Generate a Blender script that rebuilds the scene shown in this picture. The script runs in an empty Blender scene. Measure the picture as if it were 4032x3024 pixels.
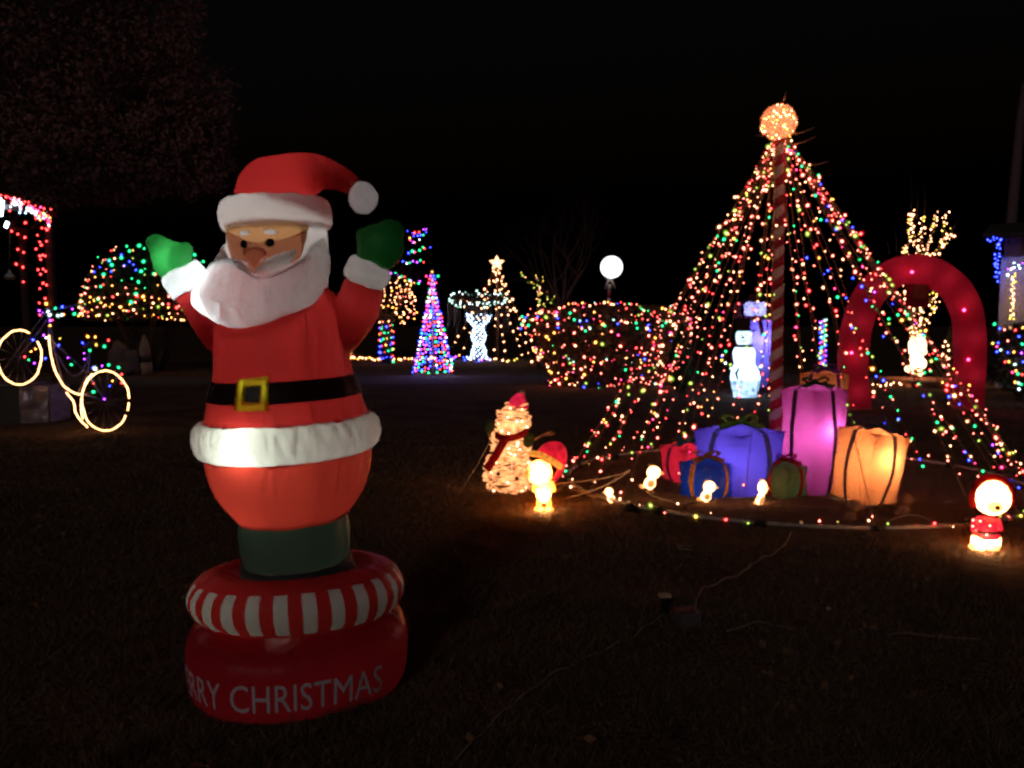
import bpy, bmesh, math, random
import numpy as np
from mathutils import Vector, Matrix, noise, geometry

random.seed(11)
SC = bpy.context.scene
COL = SC.collection

# ------------------------------------------------------------------ camera
F_PX, PITCH, CAM_Z = 3104.0, math.atan(232 / 3104.0), 1.5
cd = bpy.data.cameras.new('camera')
cd.sensor_width = 36.0
cd.lens = 36.0 * F_PX / 4032.0
cd.clip_end = 1500
cd.clip_start = 0.05
cam = bpy.data.objects.new('camera', cd)
COL.objects.link(cam)
cam.location = (0, 0, CAM_Z)
cam.rotation_euler = (math.pi / 2 - PITCH, 0, 0)
SC.camera = cam

# ------------------------------------------------------------------ night sky
w = bpy.data.worlds.new('World')
SC.world = w
w.use_nodes = True
nt = w.node_tree
bg = nt.nodes['Background']
sky = nt.nodes.new('ShaderNodeTexSky')
sky.sky_type = 'NISHITA'
sky.sun_disc = False
sky.sun_elevation = math.radians(-4.0)
sky.sun_rotation = math.radians(200)
nt.links.new(sky.outputs[0], bg.inputs[0])
bg.inputs[1].default_value = 0.09

# added faint warm fill from behind the camera, its source unseen
sd = bpy.data.lights.new('front_fill', 'SUN')
sd.energy = 0.16
sd.angle = math.radians(10)
sd.color = (1.0, 0.80, 0.76)
front_fill = bpy.data.objects.new('front_fill', sd)
COL.objects.link(front_fill)
front_fill.rotation_euler = (math.radians(66), 0, math.radians(-20))

vs = SC.view_settings
vs.view_transform = 'Standard'
vs.look = 'None'
vs.exposure = 0.0
vs.gamma = 1.0
vs.use_curve_mapping = False
SC.render.engine = 'CYCLES'
SC.cycles.use_denoising = True
SC.cycles.denoising_input_passes = 'RGB'
SC.cycles.filter_width = 2.6
SC.cycles.max_bounces = 6
SC.cycles.sample_clamp_indirect = 2.0
SC.cycles.use_light_tree = True

# ------------------------------------------------------------------ geometry helpers
CP, SP = math.cos(PITCH), math.sin(PITCH)


def ray(px, py):
    u, v = (px - 2016) / F_PX, (1512 - py) / F_PX
    return Vector((u, CP + v * SP, -SP + v * CP))


def W(px, py, d):
    r = ray(px, py)
    return Vector((0, 0, CAM_Z)) + r * (d / r.y)


def G(px, py):
    r = ray(px, py)
    return Vector((0, 0, CAM_Z)) + r * (CAM_Z / -r.z)


def cr(pts, n=8, closed=False):
    """Catmull-Rom through points (tuples of any length)"""
    P = [tuple(p) for p in pts]
    m = len(P)
    out = []
    segs = m if closed else m - 1
    for i in range(segs):
        if closed:
            a, b, c, d = P[(i - 1) % m], P[i], P[(i + 1) % m], P[(i + 2) % m]
        else:
            a, b, c, d = P[max(i - 1, 0)], P[i], P[i + 1], P[min(i + 2, m - 1)]
        for k in range(n):
            t = k / n
            t2, t3 = t * t, t * t * t
            out.append(tuple(0.5 * (2 * q + (-p + r) * t + (2 * p - 5 * q + 4 * r - s) * t2 + (-p + 3 * q - 3 * r + s) * t3)
                             for p, q, r, s in zip(a, b, c, d)))
    if not closed:
        out.append(P[-1])
    return out


def resample(pts, sp, phase=0.0):
    P = [Vector(p) for p in pts]
    out, acc = [], 0.0
    nxt = phase
    for a, b in zip(P[:-1], P[1:]):
        L = (b - a).length
        while nxt <= acc + L + 1e-9 and L > 0:
            out.append(a.lerp(b, (nxt - acc) / L))
            nxt += sp
        acc += L
    return out


WL = {}


def wl(o):
    return WL.get(o.name, Vector((0, 0, 0))) if o else Vector((0, 0, 0))


def adopt(o, parent):
    if parent is not None:
        o.parent = parent
        o.matrix_parent_inverse = Matrix.Translation(-wl(parent))


class MB:
    def __init__(s):
        s.v, s.f = [], []

    def add(s, vs, fs):
        b = len(s.v)
        s.v += [tuple(p) for p in vs]
        s.f += [tuple(i + b for i in f) for f in fs]
        return s

    def tube(s, pts, rad, n=8, cap=True, closed=False, flat=None):
        P = [Vector(p[:3]) for p in pts]
        m = len(P)
        R = list(rad) if hasattr(rad, '__len__') else [rad] * m
        vs, fs = [], []
        N = None
        for i in range(m):
            if closed:
                t = P[(i + 1) % m] - P[i - 1]
            else:
                t = P[min(i + 1, m - 1)] - P[max(i - 1, 0)]
            t = t.normalized() if t.length > 1e-9 else Vector((0, 0, 1))
            if N is None:
                N = t.orthogonal().normalized()
                if flat is not None:
                    N = (flat - t * flat.dot(t)).normalized()
            else:
                N = (N - t * N.dot(t)).normalized()
            B = t.cross(N)
            r = R[i]
            r1, r2 = r if hasattr(r, '__len__') else (r, r)
            for k in range(n):
                a = 2 * math.pi * k / n
                vs.append(P[i] + N * (math.cos(a) * r1) + B * (math.sin(a) * r2))
        last = m if closed else m - 1
        for i in range(last):
            j = (i + 1) % m
            for k in range(n):
                k2 = (k + 1) % n
                fs.append((i * n + k, i * n + k2, j * n + k2, j * n + k))
        if cap and not closed:
            fs.append(tuple(range(n - 1, -1, -1)))
            fs.append(tuple((m - 1) * n + k for k in range(n)))
        return s.add(vs, fs)

    def lathe(s, prof, n=48, c=(0, 0), fn=None, cap=(True, True)):
        vs, fs = [], []
        m = len(prof)
        for i, (r, z) in enumerate(prof):
            for k in range(n):
                a = 2 * math.pi * k / n
                rr, zz = (r, z) if fn is None else fn(r, z, a, i / (m - 1))
                vs.append((c[0] + rr * math.sin(a), c[1] - rr * math.cos(a), zz))
        for i in range(m - 1):
            for k in range(n):
                k2 = (k + 1) % n
                fs.append((i * n + k, i * n + k2, (i + 1) * n + k2, (i + 1) * n + k))
        if cap[0]:
            fs.append(tuple(range(n - 1, -1, -1)))
        if cap[1]:
            fs.append(tuple((m - 1) * n + k for k in range(n)))
        return s.add(vs, fs)

    def ball(s, c, r, seg=16, rings=10, rot=None, fn=None):
        rx, ry, rz = r if hasattr(r, '__len__') else (r, r, r)
        vs, fs = [], []
        C = Vector(c)
        for i in range(rings + 1):
            th = math.pi * i / rings
            for k in range(seg):
                a = 2 * math.pi * k / seg
                d = Vector((math.sin(th) * math.cos(a), math.sin(th) * math.sin(a), math.cos(th)))
                q = Vector((d.x * rx, d.y * ry, d.z * rz))
                if fn:
                    q = q * fn(d)
                if rot is not None:
                    q = rot @ q
                vs.append(C + q)
        for i in range(rings):
            for k in range(seg):
                k2 = (k + 1) % seg
                if i == 0:
                    fs.append((0, (i + 1) * seg + k, (i + 1) * seg + k2))
                elif i == rings - 1:
                    fs.append((i * seg + k, (i + 1) * seg, i * seg + k2))
                else:
                    fs.append((i * seg + k, (i + 1) * seg + k, (i + 1) * seg + k2, i * seg + k2))
        return s.add(vs, fs)

    def box(s, c, sz, rz=0.0, rot=None):
        x, y, z = sz[0] / 2, sz[1] / 2, sz[2] / 2
        M = rot if rot is not None else Matrix.Rotation(rz, 3, 'Z')
        C = Vector(c)
        vs = [C + M @ Vector((i * x, j * y, k * z)) for i in (-1, 1) for j in (-1, 1) for k in (-1, 1)]
        return s.add(vs, [(0, 1, 3, 2), (4, 6, 7, 5), (0, 4, 5, 1), (2, 3, 7, 6), (0, 2, 6, 4), (1, 5, 7, 3)])

    def bar(s, a, b, wd, n=6):
        return s.tube([a, b], wd, n)

    def build(s, name, mat, parent=None, smooth=True, subs=0):
        me = bpy.data.meshes.new(name)
        me.from_pydata(s.v, [], s.f)
        me.validate()
        if smooth:
            me.polygons.foreach_set('use_smooth', [True] * len(me.polygons))
        me.materials.append(mat)
        me.update()
        o = bpy.data.objects.new(name, me)
        COL.objects.link(o)
        adopt(o, parent)
        WL[o.name] = Vector((0, 0, 0))
        if subs:
            md = o.modifiers.new('subdivision', 'SUBSURF')
            md.levels = md.render_levels = subs
        return o


def thing(name, label, cat, loc, group=None):
    o = bpy.data.objects.new(name, None)
    o.empty_display_size = 0.1
    COL.objects.link(o)
    o.location = loc
    WL[o.name] = Vector(loc)
    o['label'], o['category'] = label, cat
    if group:
        o['group'] = group
    return o


def tag(o, label, cat, group=None):
    o['label'], o['category'] = label, cat
    if group:
        o['group'] = group
    return o


def lamp(name, loc, power, col, parent, rad=0.03):
    l = bpy.data.lights.new(name, 'POINT')
    l.energy, l.color, l.shadow_soft_size = power, col, rad
    o = bpy.data.objects.new(name, l)
    COL.objects.link(o)
    o.location = loc
    adopt(o, parent)
    return o


# ------------------------------------------------------------------ materials
def mat_new(name):
    m = bpy.data.materials.new(name)
    m.use_nodes = True
    n = m.node_tree
    for x in list(n.nodes):
        n.nodes.remove(x)
    out = n.nodes.new('ShaderNodeOutputMaterial')
    return m, n, out


def emit(name, col, st):
    m, n, out = mat_new(name)
    e = n.nodes.new('ShaderNodeEmission')
    e.inputs[0].default_value = (*col, 1)
    e.inputs[1].default_value = st
    n.links.new(e.outputs[0], out.inputs[0])
    return m


def solid(name, col, rough=0.6, metal=0.0, var=0.25, scale=8.0, bump=0.0, spec=0.3):
    m, n, out = mat_new(name)
    b = n.nodes.new('ShaderNodeBsdfPrincipled')
    tc = n.nodes.new('ShaderNodeTexCoord')
    nz = n.nodes.new('ShaderNodeTexNoise')
    nz.inputs['Scale'].default_value = scale
    nz.inputs['Detail'].default_value = 5
    n.links.new(tc.outputs['Object'], nz.inputs['Vector'])
    mx = n.nodes.new('ShaderNodeMix')
    mx.data_type = 'RGBA'
    n.links.new(nz.outputs['Fac'], mx.inputs['Factor'])
    mx.inputs['A'].default_value = (*[c * (1 - var) for c in col], 1)
    mx.inputs['B'].default_value = (*[min(1, c * (1 + var)) for c in col], 1)
    n.links.new(mx.outputs['Result'], b.inputs['Base Color'])
    b.inputs['Roughness'].default_value = rough
    b.inputs['Metallic'].default_value = metal
    b.inputs['Specular IOR Level'].default_value = spec
    if bump:
        bp = n.nodes.new('ShaderNodeBump')
        bp.inputs['Strength'].default_value = bump
        bp.inputs['Distance'].default_value = 0.02
        n.links.new(nz.outputs['Fac'], bp.inputs['Height'])
        n.links.new(bp.outputs[0], b.inputs['Normal'])
    n.links.new(b.outputs[0], out.inputs[0])
    return m


def nylon(name, col, trans=None, tf=0.5, wr=0.35, scale=(9, 9, 3), rough=0.42):
    """thin inflated nylon: part reflecting, part letting light through, with fine wrinkles"""
    m, n, out = mat_new(name)
    tc = n.nodes.new('ShaderNodeTexCoord')
    mp = n.nodes.new('ShaderNodeMapping')
    mp.inputs['Scale'].default_value = scale
    n.links.new(tc.outputs['Object'], mp.inputs['Vector'])
    nz = n.nodes.new('ShaderNodeTexNoise')
    nz.inputs['Scale'].default_value = 2.2
    nz.inputs['Detail'].default_value = 4
    nz.inputs['Distortion'].default_value = 0.8
    n.links.new(mp.outputs[0], nz.inputs['Vector'])
    wv = n.nodes.new('ShaderNodeTexNoise')      # weave mottling
    wv.inputs['Scale'].default_value = 60
    wv.inputs['Detail'].default_value = 2
    n.links.new(tc.outputs['Object'], wv.inputs['Vector'])
    bp = n.nodes.new('ShaderNodeBump')
    bp.inputs['Strength'].default_value = wr
    bp.inputs['Distance'].default_value = 0.03
    n.links.new(nz.outputs['Fac'], bp.inputs['Height'])
    mx = n.nodes.new('ShaderNodeMix')
    mx.data_type = 'RGBA'
    n.links.new(wv.outputs['Fac'], mx.inputs['Factor'])
    mx.inputs['A'].default_value = (*[c * 0.86 for c in col], 1)
    mx.inputs['B'].default_value = (*[min(1, c * 1.1) for c in col], 1)
    b = n.nodes.new('ShaderNodeBsdfPrincipled')
    b.inputs['Roughness'].default_value = rough
    b.inputs['Specular IOR Level'].default_value = 0.25
    n.links.new(mx.outputs['Result'], b.inputs['Base Color'])
    n.links.new(bp.outputs[0], b.inputs['Normal'])
    t = n.nodes.new('ShaderNodeBsdfTranslucent')
    t.inputs[0].default_value = (*(trans or col), 1)
    n.links.new(bp.outputs[0], t.inputs['Normal'])
    ms = n.nodes.new('ShaderNodeMixShader')
    ms.inputs[0].default_value = tf
    n.links.new(b.outputs[0], ms.inputs[1])
    n.links.new(t.outputs[0], ms.inputs[2])
    n.links.new(ms.outputs[0], out.inputs[0])
    return m


def glow(name, col, st, base=(0.8, 0.7, 0.5), var=0.5, scale=14):
    """lit-from-inside moulded plastic or wicker: uneven glow"""
    m, n, out = mat_new(name)
    tc = n.nodes.new('ShaderNodeTexCoord')
    nz = n.nodes.new('ShaderNodeTexNoise')
    nz.inputs['Scale'].default_value = scale
    nz.inputs['Detail'].default_value = 3
    n.links.new(tc.outputs['Object'], nz.inputs['Vector'])
    mr = n.nodes.new('ShaderNodeMapRange')
    mr.inputs['From Min'].default_value = 0.3
    mr.inputs['From Max'].default_value = 0.7
    mr.inputs['To Min'].default_value = st * (1 - var)
    mr.inputs['To Max'].default_value = st * (1 + var)
    n.links.new(nz.outputs['Fac'], mr.inputs['Value'])
    b = n.nodes.new('ShaderNodeBsdfPrincipled')
    b.inputs['Base Color'].default_value = (*base, 1)
    b.inputs['Roughness'].default_value = 0.5
    b.inputs['Emission Color'].default_value = (*col, 1)
    n.links.new(mr.outputs[0], b.inputs['Emission Strength'])
    n.links.new(b.outputs[0], out.inputs[0])
    return m


def lit_shell(name, col, st, tcol, base=(0.8, 0.7, 0.5), var=0.5, scale=14):
    """thin lit plastic: a glow of its own plus the lamp inside shining through"""
    m = glow(name, col, st, base, var, scale)
    n = m.node_tree
    out = next(x for x in n.nodes if x.type == 'OUTPUT_MATERIAL')
    b = next(x for x in n.nodes if x.type == 'BSDF_PRINCIPLED')
    t = n.nodes.new('ShaderNodeBsdfTranslucent')
    t.inputs[0].default_value = (*tcol, 1)
    ad = n.nodes.new('ShaderNodeAddShader')
    n.links.new(b.outputs[0], ad.inputs[0])
    n.links.new(t.outputs[0], ad.inputs[1])
    n.links.new(ad.outputs[0], out.inputs[0])
    return m


# ------------------------------------------------------------------ light bulbs
BCOL = {
    'warm': ((1.0, 0.44, 0.21), 30),
    'gold': ((1.0, 0.40, 0.07), 25),
    'salmon': ((1.0, 0.19, 0.13), 30),
    'white': ((0.80, 0.92, 1.0), 28),
    'cold': ((0.50, 0.72, 1.0), 28),
    'mint': ((0.62, 1.0, 0.85), 14),
    'red': ((1.0, 0.05, 0.05), 28),
    'pink': ((1.0, 0.05, 0.20), 26),
    'green': ((0.02, 0.85, 0.28), 20),
    'blue': ((0.03, 0.05, 1.0), 40),
    'purple': ((0.48, 0.06, 1.0), 30),
    'yellow': ((0.9, 0.62, 0.10), 16),
    'lime': ((0.55, 0.75, 0.15), 8),
    'dim': ((0.9, 0.55, 0.25), 2),
}
BULB = {}
BULB_K = 0.54
HALO_K = 2.5  # size of the halo shell against the bulb core


def bulb_halo(name, c):  # added see-through shell glowing in the bulb's hue, imitates lens bloom
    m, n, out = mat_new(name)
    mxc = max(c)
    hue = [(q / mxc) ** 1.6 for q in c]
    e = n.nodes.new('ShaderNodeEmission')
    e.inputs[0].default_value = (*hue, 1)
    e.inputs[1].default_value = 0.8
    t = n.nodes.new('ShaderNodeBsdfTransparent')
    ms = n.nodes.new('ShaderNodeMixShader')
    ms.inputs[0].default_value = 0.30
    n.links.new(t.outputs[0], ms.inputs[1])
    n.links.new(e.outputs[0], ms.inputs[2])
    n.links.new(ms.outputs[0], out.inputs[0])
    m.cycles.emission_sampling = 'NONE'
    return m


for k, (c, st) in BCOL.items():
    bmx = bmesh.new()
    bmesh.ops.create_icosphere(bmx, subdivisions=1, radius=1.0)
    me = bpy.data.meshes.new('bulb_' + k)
    bmesh.ops.create_icosphere(bmx, subdivisions=2, radius=HALO_K)
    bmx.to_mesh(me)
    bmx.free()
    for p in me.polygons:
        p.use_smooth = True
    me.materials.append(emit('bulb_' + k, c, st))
    me.materials.append(bulb_halo('bulb_halo_' + k, c))
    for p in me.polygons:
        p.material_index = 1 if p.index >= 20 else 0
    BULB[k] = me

M_WIRE = solid('green_wire', (0.02, 0.035, 0.02), 0.5)
M_WIREW = solid('white_wire', (0.45, 0.42, 0.36), 0.5)
M_WIREB = solid('brown_wire', (0.26, 0.18, 0.12), 0.6)


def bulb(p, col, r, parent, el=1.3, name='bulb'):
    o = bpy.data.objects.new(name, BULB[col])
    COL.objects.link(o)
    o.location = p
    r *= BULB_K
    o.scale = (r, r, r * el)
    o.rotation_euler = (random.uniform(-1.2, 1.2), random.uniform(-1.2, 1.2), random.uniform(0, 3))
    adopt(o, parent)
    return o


def bulbs_joined(pts, cols, rs, parent, name='bulb_cluster'):
    """bulbs past the three hundred largest: one mesh"""
    ico = BULB['warm']
    iv = [v.co.copy() for v in ico.vertices][:12]
    fi = [tuple(p.vertices) for p in ico.polygons][:20]
    used = sorted(set(cols))
    vs, fs, mi = [], [], []
    for p, c, r in zip(pts, cols, rs):
        b = len(vs)
        vs += [tuple(Vector(p) + v * (r * BULB_K)) for v in iv]
        fs += [tuple(i + b for i in f) for f in fi]
        mi += [used.index(c)] * len(fi)
    me = bpy.data.meshes.new(name)
    me.from_pydata(vs, [], fs)
    for c in used:
        me.materials.append(BULB[c].materials[0])
    me.polygons.foreach_set('material_index', mi)
    me.update()
    o = bpy.data.objects.new(name, me)
    COL.objects.link(o)
    adopt(o, parent)
    o['kind'] = 'stuff'
    return o


def pick(pal):
    t = random.uniform(0, sum(x[1] for x in pal))
    for k, wt in pal:
        t -= wt
        if t <= 0:
            return k
    return pal[-1][0]


def light_string(label, cat, paths, sp, pal, r, parent=None, group=None, wire=M_WIRE, wr=0.004, jit=0.02,
                 name='light_string', maxn=300, rv=0.25, n=4, drop=0.0):
    """one strand or one net of strands: a wire and its bulbs"""
    if paths and not hasattr(paths[0][0], '__len__'):
        paths = [paths]
    if parent is None:
        low = min((p for pp in paths for p in pp), key=lambda q: q[2])
        root = thing(name, label, cat, Vector(low), group)
    else:
        root = parent
    mb = MB()
    P = []
    for pp in paths:
        q = [Vector(p) for p in pp]
        mb.tube(q, wr, n, cap=False)
        for b in resample(q, sp, random.random() * sp):
            if random.random() < drop:
                continue
            P.append(b + Vector((random.uniform(-jit, jit), random.uniform(-jit, jit), random.uniform(-jit, jit))))
    mb.build('wire', wire, root)
    random.shuffle(P)
    for p in P[:maxn]:
        bulb(p, pick(pal), r * min(1.9, math.exp(random.gauss(-.06, rv))), root)
    if len(P) > maxn:
        bulbs_joined(P[maxn:], [pick(pal) for _ in P[maxn:]], [r * random.uniform(1 - rv, 1 + rv) for _ in P[maxn:]], root)
    return root


def ordinal(i):
    return ['first', 'second', 'third', 'fourth', 'fifth', 'sixth', 'seventh', 'eighth', 'ninth', 'tenth', 'eleventh',
            'twelfth', 'thirteenth', 'fourteenth', 'fifteenth', 'sixteenth', 'seventeenth', 'eighteenth', 'nineteenth',
            'twentieth'][i]


def leaf_mesh(name, mat, pts, size, parent, aspect=0.45, seed=1, droop=0.0):
    """many small leaf faces at the given points"""
    rng = np.random.default_rng(seed)
    P = np.asarray(pts, float)
    N = len(P)
    d = rng.normal(size=(N, 3))
    d[:, 2] -= droop
    d /= np.linalg.norm(d, axis=1)[:, None]
    e = np.cross(d, rng.normal(size=(N, 3)))
    e /= np.linalg.norm(e, axis=1)[:, None] + 1e-9
    L = size * rng.uniform(0.6, 1.4, (N, 1))
    a, b = P - d * L / 2, P + d * L / 2
    m1, m2 = P + e * L * aspect / 2, P - e * L * aspect / 2
    V = np.stack([a, m1, b, m2], 1).reshape(-1, 3)
    me = bpy.data.meshes.new(name)
    me.vertices.add(4 * N)
    me.vertices.foreach_set('co', V.ravel())
    me.loops.add(4 * N)
    me.loops.foreach_set('vertex_index', np.arange(4 * N, dtype=np.int32))
    me.polygons.add(N)
    me.polygons.foreach_set('loop_start', np.arange(0, 4 * N, 4, dtype=np.int32))
    me.update(calc_edges=True)
    me.materials.append(mat)
    o = bpy.data.objects.new(name, me)
    COL.objects.link(o)
    adopt(o, parent)
    return o


def branches(mb, base, d, L, r, depth, spread=0.55, n=5, k=3, up=0.15, tips=None, lean=None, rng=random):
    p = Vector(base)
    q = [p.copy()]
    dd = Vector(d).normalized()
    rr = [r]
    for i in range(4):
        dd = (dd + Vector((rng.gauss(0, .1), rng.gauss(0, .1), rng.gauss(0, .08) + up * .2))).normalized()
        p = p + dd * (L / 4)
        q.append(p.copy())
        rr.append(r * (1 - 0.14 * (i + 1)))
    mb.tube(q, rr, n, cap=False)
    if tips is not None:
        tips.append((depth, q))
    if depth <= 0:
        return
    for j in range(k):
        t = q[-1] if j == 0 else q[rng.choice([2, 3, 4])]
        nd = (dd + Vector((rng.gauss(0, spread), rng.gauss(0, spread), rng.gauss(0, spread * .6) + up))).normalized()
        branches(mb, t, nd, L * rng.uniform(.62, .85), rr[-1] * rng.uniform(.6, .85), depth - 1, spread, max(3, n - 1), k, up, tips, lean, rng)
# ================================================================== ground
def ground_material():
    m, n, out = mat_new('dormant_lawn')
    tc = n.nodes.new('ShaderNodeTexCoord')
    b = n.nodes.new('ShaderNodeBsdfPrincipled')
    b.inputs['Roughness'].default_value = 0.95
    b.inputs['Specular IOR Level'].default_value = 0.05
    n1 = n.nodes.new('ShaderNodeTexNoise')
    n1.inputs['Scale'].default_value = 1.3
    n1.inputs['Detail'].default_value = 8
    n2 = n.nodes.new('ShaderNodeTexNoise')
    n2.inputs['Scale'].default_value = 38
    n2.inputs['Detail'].default_value = 6
    n.links.new(tc.outputs['Object'], n1.inputs['Vector'])
    n.links.new(tc.outputs['Object'], n2.inputs['Vector'])
    r1 = n.nodes.new('ShaderNodeValToRGB')
    r1.color_ramp.elements[0].position, r1.color_ramp.elements[0].color = 0.35, (0.11, 0.070, 0.046, 1)
    r1.color_ramp.elements[1].position, r1.color_ramp.elements[1].color = 0.66, (0.24, 0.155, 0.105, 1)
    n.links.new(n1.outputs['Fac'], r1.inputs[0])
    r2 = n.nodes.new('ShaderNodeValToRGB')
    r2.color_ramp.elements[0].position, r2.color_ramp.elements[0].color = 0.36, (0.25, 0.25, 0.25, 1)
    r2.color_ramp.elements[1].position, r2.color_ramp.elements[1].color = 0.68, (1.5, 1.5, 1.4, 1)
    n.links.new(n2.outputs['Fac'], r2.inputs[0])
    mx = n.nodes.new('ShaderNodeMix')
    mx.data_type, mx.blend_type = 'RGBA', 'MULTIPLY'
    mx.inputs['Factor'].default_value = 1
    n.links.new(r1.outputs[0], mx.inputs['A'])
    n.links.new(r2.outputs[0], mx.inputs['B'])
    n.links.new(mx.outputs['Result'], b.inputs['Base Color'])
    bp = n.nodes.new('ShaderNodeBump')
    bp.inputs['Strength'].default_value = 0.9
    bp.inputs['Distance'].default_value = 0.05
    n.links.new(n2.outputs['Fac'], bp.inputs['Height'])
    n.links.new(bp.outputs[0], b.inputs['Normal'])
    n.links.new(b.outputs[0], out.inputs[0])
    return m


M_LAWN = ground_material()
mb = MB()
xs = [-400, -120, -60] + [-30 + 2 * i for i in range(31)] + [60, 120, 400]
ys = [-30, -10, -4] + [-2 + i for i in range(26)] + [28, 34, 42, 55, 80, 150, 400, 900]
for y in ys:
    for x in xs:
        mb.v.append((x, y, 0.0))
nx = len(xs)
for j in range(len(ys) - 1):
    for i in range(nx - 1):
        mb.f.append((j * nx + i, j * nx + i + 1, (j + 1) * nx + i + 1, (j + 1) * nx + i))
o = mb.build('ground', M_LAWN)
o['kind'] = 'structure'
o['label'] = 'dark dormant lawn running back to the lit display'

# pale gravel drive crossing behind the display
M_GRAV = solid('gravel', (0.10, 0.095, 0.095), 0.95, var=0.5, scale=30, bump=0.6)
mb = MB()
e1 = [(x, 20.2 + 0.5 * math.sin(x * .21) + 0.02 * x) for x in range(-40, 41, 2)]
e2 = [(x, 23.4 + 0.5 * math.sin(x * .21 + .4) + 0.02 * x) for x in range(-40, 41, 2)]
for (a, b), (c, d) in zip(e1, e2):
    mb.v += [(a, b, .004), (c, d, .004)]
for i in range(len(e1) - 1):
    mb.f.append((2 * i, 2 * i + 2, 2 * i + 3, 2 * i + 1))
o = mb.build('gravel_drive', M_GRAV)
o['kind'] = 'structure'
o['label'] = 'gravel drive crossing behind the lit display'


# short grass blades
def grass():
    rng = np.random.default_rng(4)
    N = 260000
    d = 1.7 * (11.5 / 1.7) ** (rng.random(N) ** 0.85)
    u = rng.uniform(-0.70, 0.70, N)
    X, Y = u * d, d
    # thicker tufts in the nearest strip
    nt_ = 170
    tx_, ty_ = rng.uniform(-1.9, 2.2, nt_), rng.uniform(1.75, 4.2, nt_)
    k_ = rng.integers(0, nt_, 26000)
    X = np.concatenate([X, tx_[k_] + rng.normal(0, .035, 26000)])
    Y = np.concatenate([Y, ty_[k_] + rng.normal(0, .03, 26000)])
    d = np.concatenate([d, ty_[k_]])
    tall = np.concatenate([np.ones(N), np.full(26000, 1.9)])
    N = len(X)
    keep = (np.sin(X * 3.1 + np.sin(Y * 2.3) * 2) * np.sin(Y * 3.7 + np.sin(X * 1.9)) + rng.random(N) * 1.6) > 0.15
    # no blade under the inflatable base or the gifts
    keep &= ((X + 0.915) ** 2 + (Y - 3.29) ** 2) > 0.40 ** 2
    X, Y, d, tall = X[keep], Y[keep], d[keep], tall[keep]
    N = len(X)
    h = rng.uniform(0.012, 0.042, N) * tall
    a = rng.uniform(0, 2 * math.pi, N)
    wd = rng.uniform(0.0015, 0.003, N) * np.clip(d / 3.2, 1, 3)
    ln = rng.uniform(0.3, 1.6, N) * h
    th = rng.uniform(0, 2 * math.pi, N)
    V = np.zeros((N, 3, 3))
    V[:, 0] = np.stack([X - np.cos(a) * wd, Y - np.sin(a) * wd, np.full(N, -.002)], 1)
    V[:, 1] = np.stack([X + np.cos(a) * wd, Y + np.sin(a) * wd, np.full(N, -.002)], 1)
    V[:, 2] = np.stack([X + np.cos(th) * ln, Y + np.sin(th) * ln, h], 1)
    me = bpy.data.meshes.new('grass')
    me.vertices.add(3 * N)
    me.vertices.foreach_set('co', V.ravel())
    me.loops.add(3 * N)
    me.loops.foreach_set('vertex_index', np.arange(3 * N, dtype=np.int32))
    me.polygons.add(N)
    me.polygons.foreach_set('loop_start', np.arange(0, 3 * N, 3, dtype=np.int32))
    me.update(calc_edges=True)
    m, n, out = mat_new('grass_blades')
    g = n.nodes.new('ShaderNodeNewGeometry')
    r = n.nodes.new('ShaderNodeValToRGB')
    r.color_ramp.elements[0].color = (0.050, 0.042, 0.022, 1)
    r.color_ramp.elements[1].color = (0.24, 0.165, 0.105, 1)
    n.links.new(g.outputs['Random Per Island'], r.inputs[0])
    b = n.nodes.new('ShaderNodeBsdfPrincipled')
    b.inputs['Roughness'].default_value = 0.7
    b.inputs['Specular IOR Level'].default_value = 0.15
    n.links.new(r.outputs[0], b.inputs['Base Color'])
    n.links.new(b.outputs[0], out.inputs[0])
    me.materials.append(m)
    o = bpy.data.objects.new('grass', me)
    COL.objects.link(o)
    o['kind'] = 'stuff'
    o['label'] = 'short brown winter grass of the front lawn'


grass()

# a few fallen leaves
rng_ = np.random.default_rng(77)
dl = 1.9 * (10 / 1.9) ** rng_.random(300)
lp = np.stack([rng_.uniform(-.68, .68, 300) * dl, dl, rng_.uniform(.012, .03, 300)], 1)
lp = lp[((lp[:, 0] + .9) ** 2 + (lp[:, 1] - 3.29) ** 2) > .3]
fl = leaf_mesh('fallen_leaves', solid('dry_leaf', (.26, .15, .075), .8, var=.5, scale=1.7), lp, .045, None, aspect=.6, seed=8)
fl['kind'] = 'stuff'
fl['label'] = 'dry leaves scattered over the dark lawn'
# ================================================================== inflatable Santa
SD = 3.29                                  # distance of its axis
SK = SD / F_PX
M_RED = nylon('nylon_red', (0.44, 0.016, 0.022), (0.60, 0.036, 0.034), 0.45, 0.45)
M_TROU = nylon('nylon_red_trousers', (0.46, 0.020, 0.022), (0.62, 0.056, 0.038), 0.5, 0.45)
M_RED2 = nylon('nylon_red_base', (0.44, 0.015, 0.025), (0.50, 0.02, 0.03), 0.35, 0.35, (6, 6, 2))
M_WHITE = nylon('nylon_white', (0.74, 0.74, 0.74), (0.80, 0.80, 0.78), 0.5, 0.9, (7, 7, 4))
M_GREEN = nylon('nylon_green', (0.03, 0.20, 0.05), (0.05, 0.42, 0.10), 0.5, 0.3)
M_BOOT = nylon('nylon_dark_green', (0.035, 0.055, 0.042), (0.045, 0.075, 0.055), 0.4, 0.25)
M_BLACK = nylon('nylon_black', (0.012, 0.012, 0.016), (0.02, 0.02, 0.022), 0.3, 0.25)
M_YEL = nylon('felt_yellow', (0.80, 0.72, 0.02), (0.9, 0.82, 0.03), 0.7, 0.3)
M_SKIN = nylon('nylon_skin', (0.66, 0.36, 0.16), (0.70, 0.38, 0.16), 0.5, 0.15)
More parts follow.
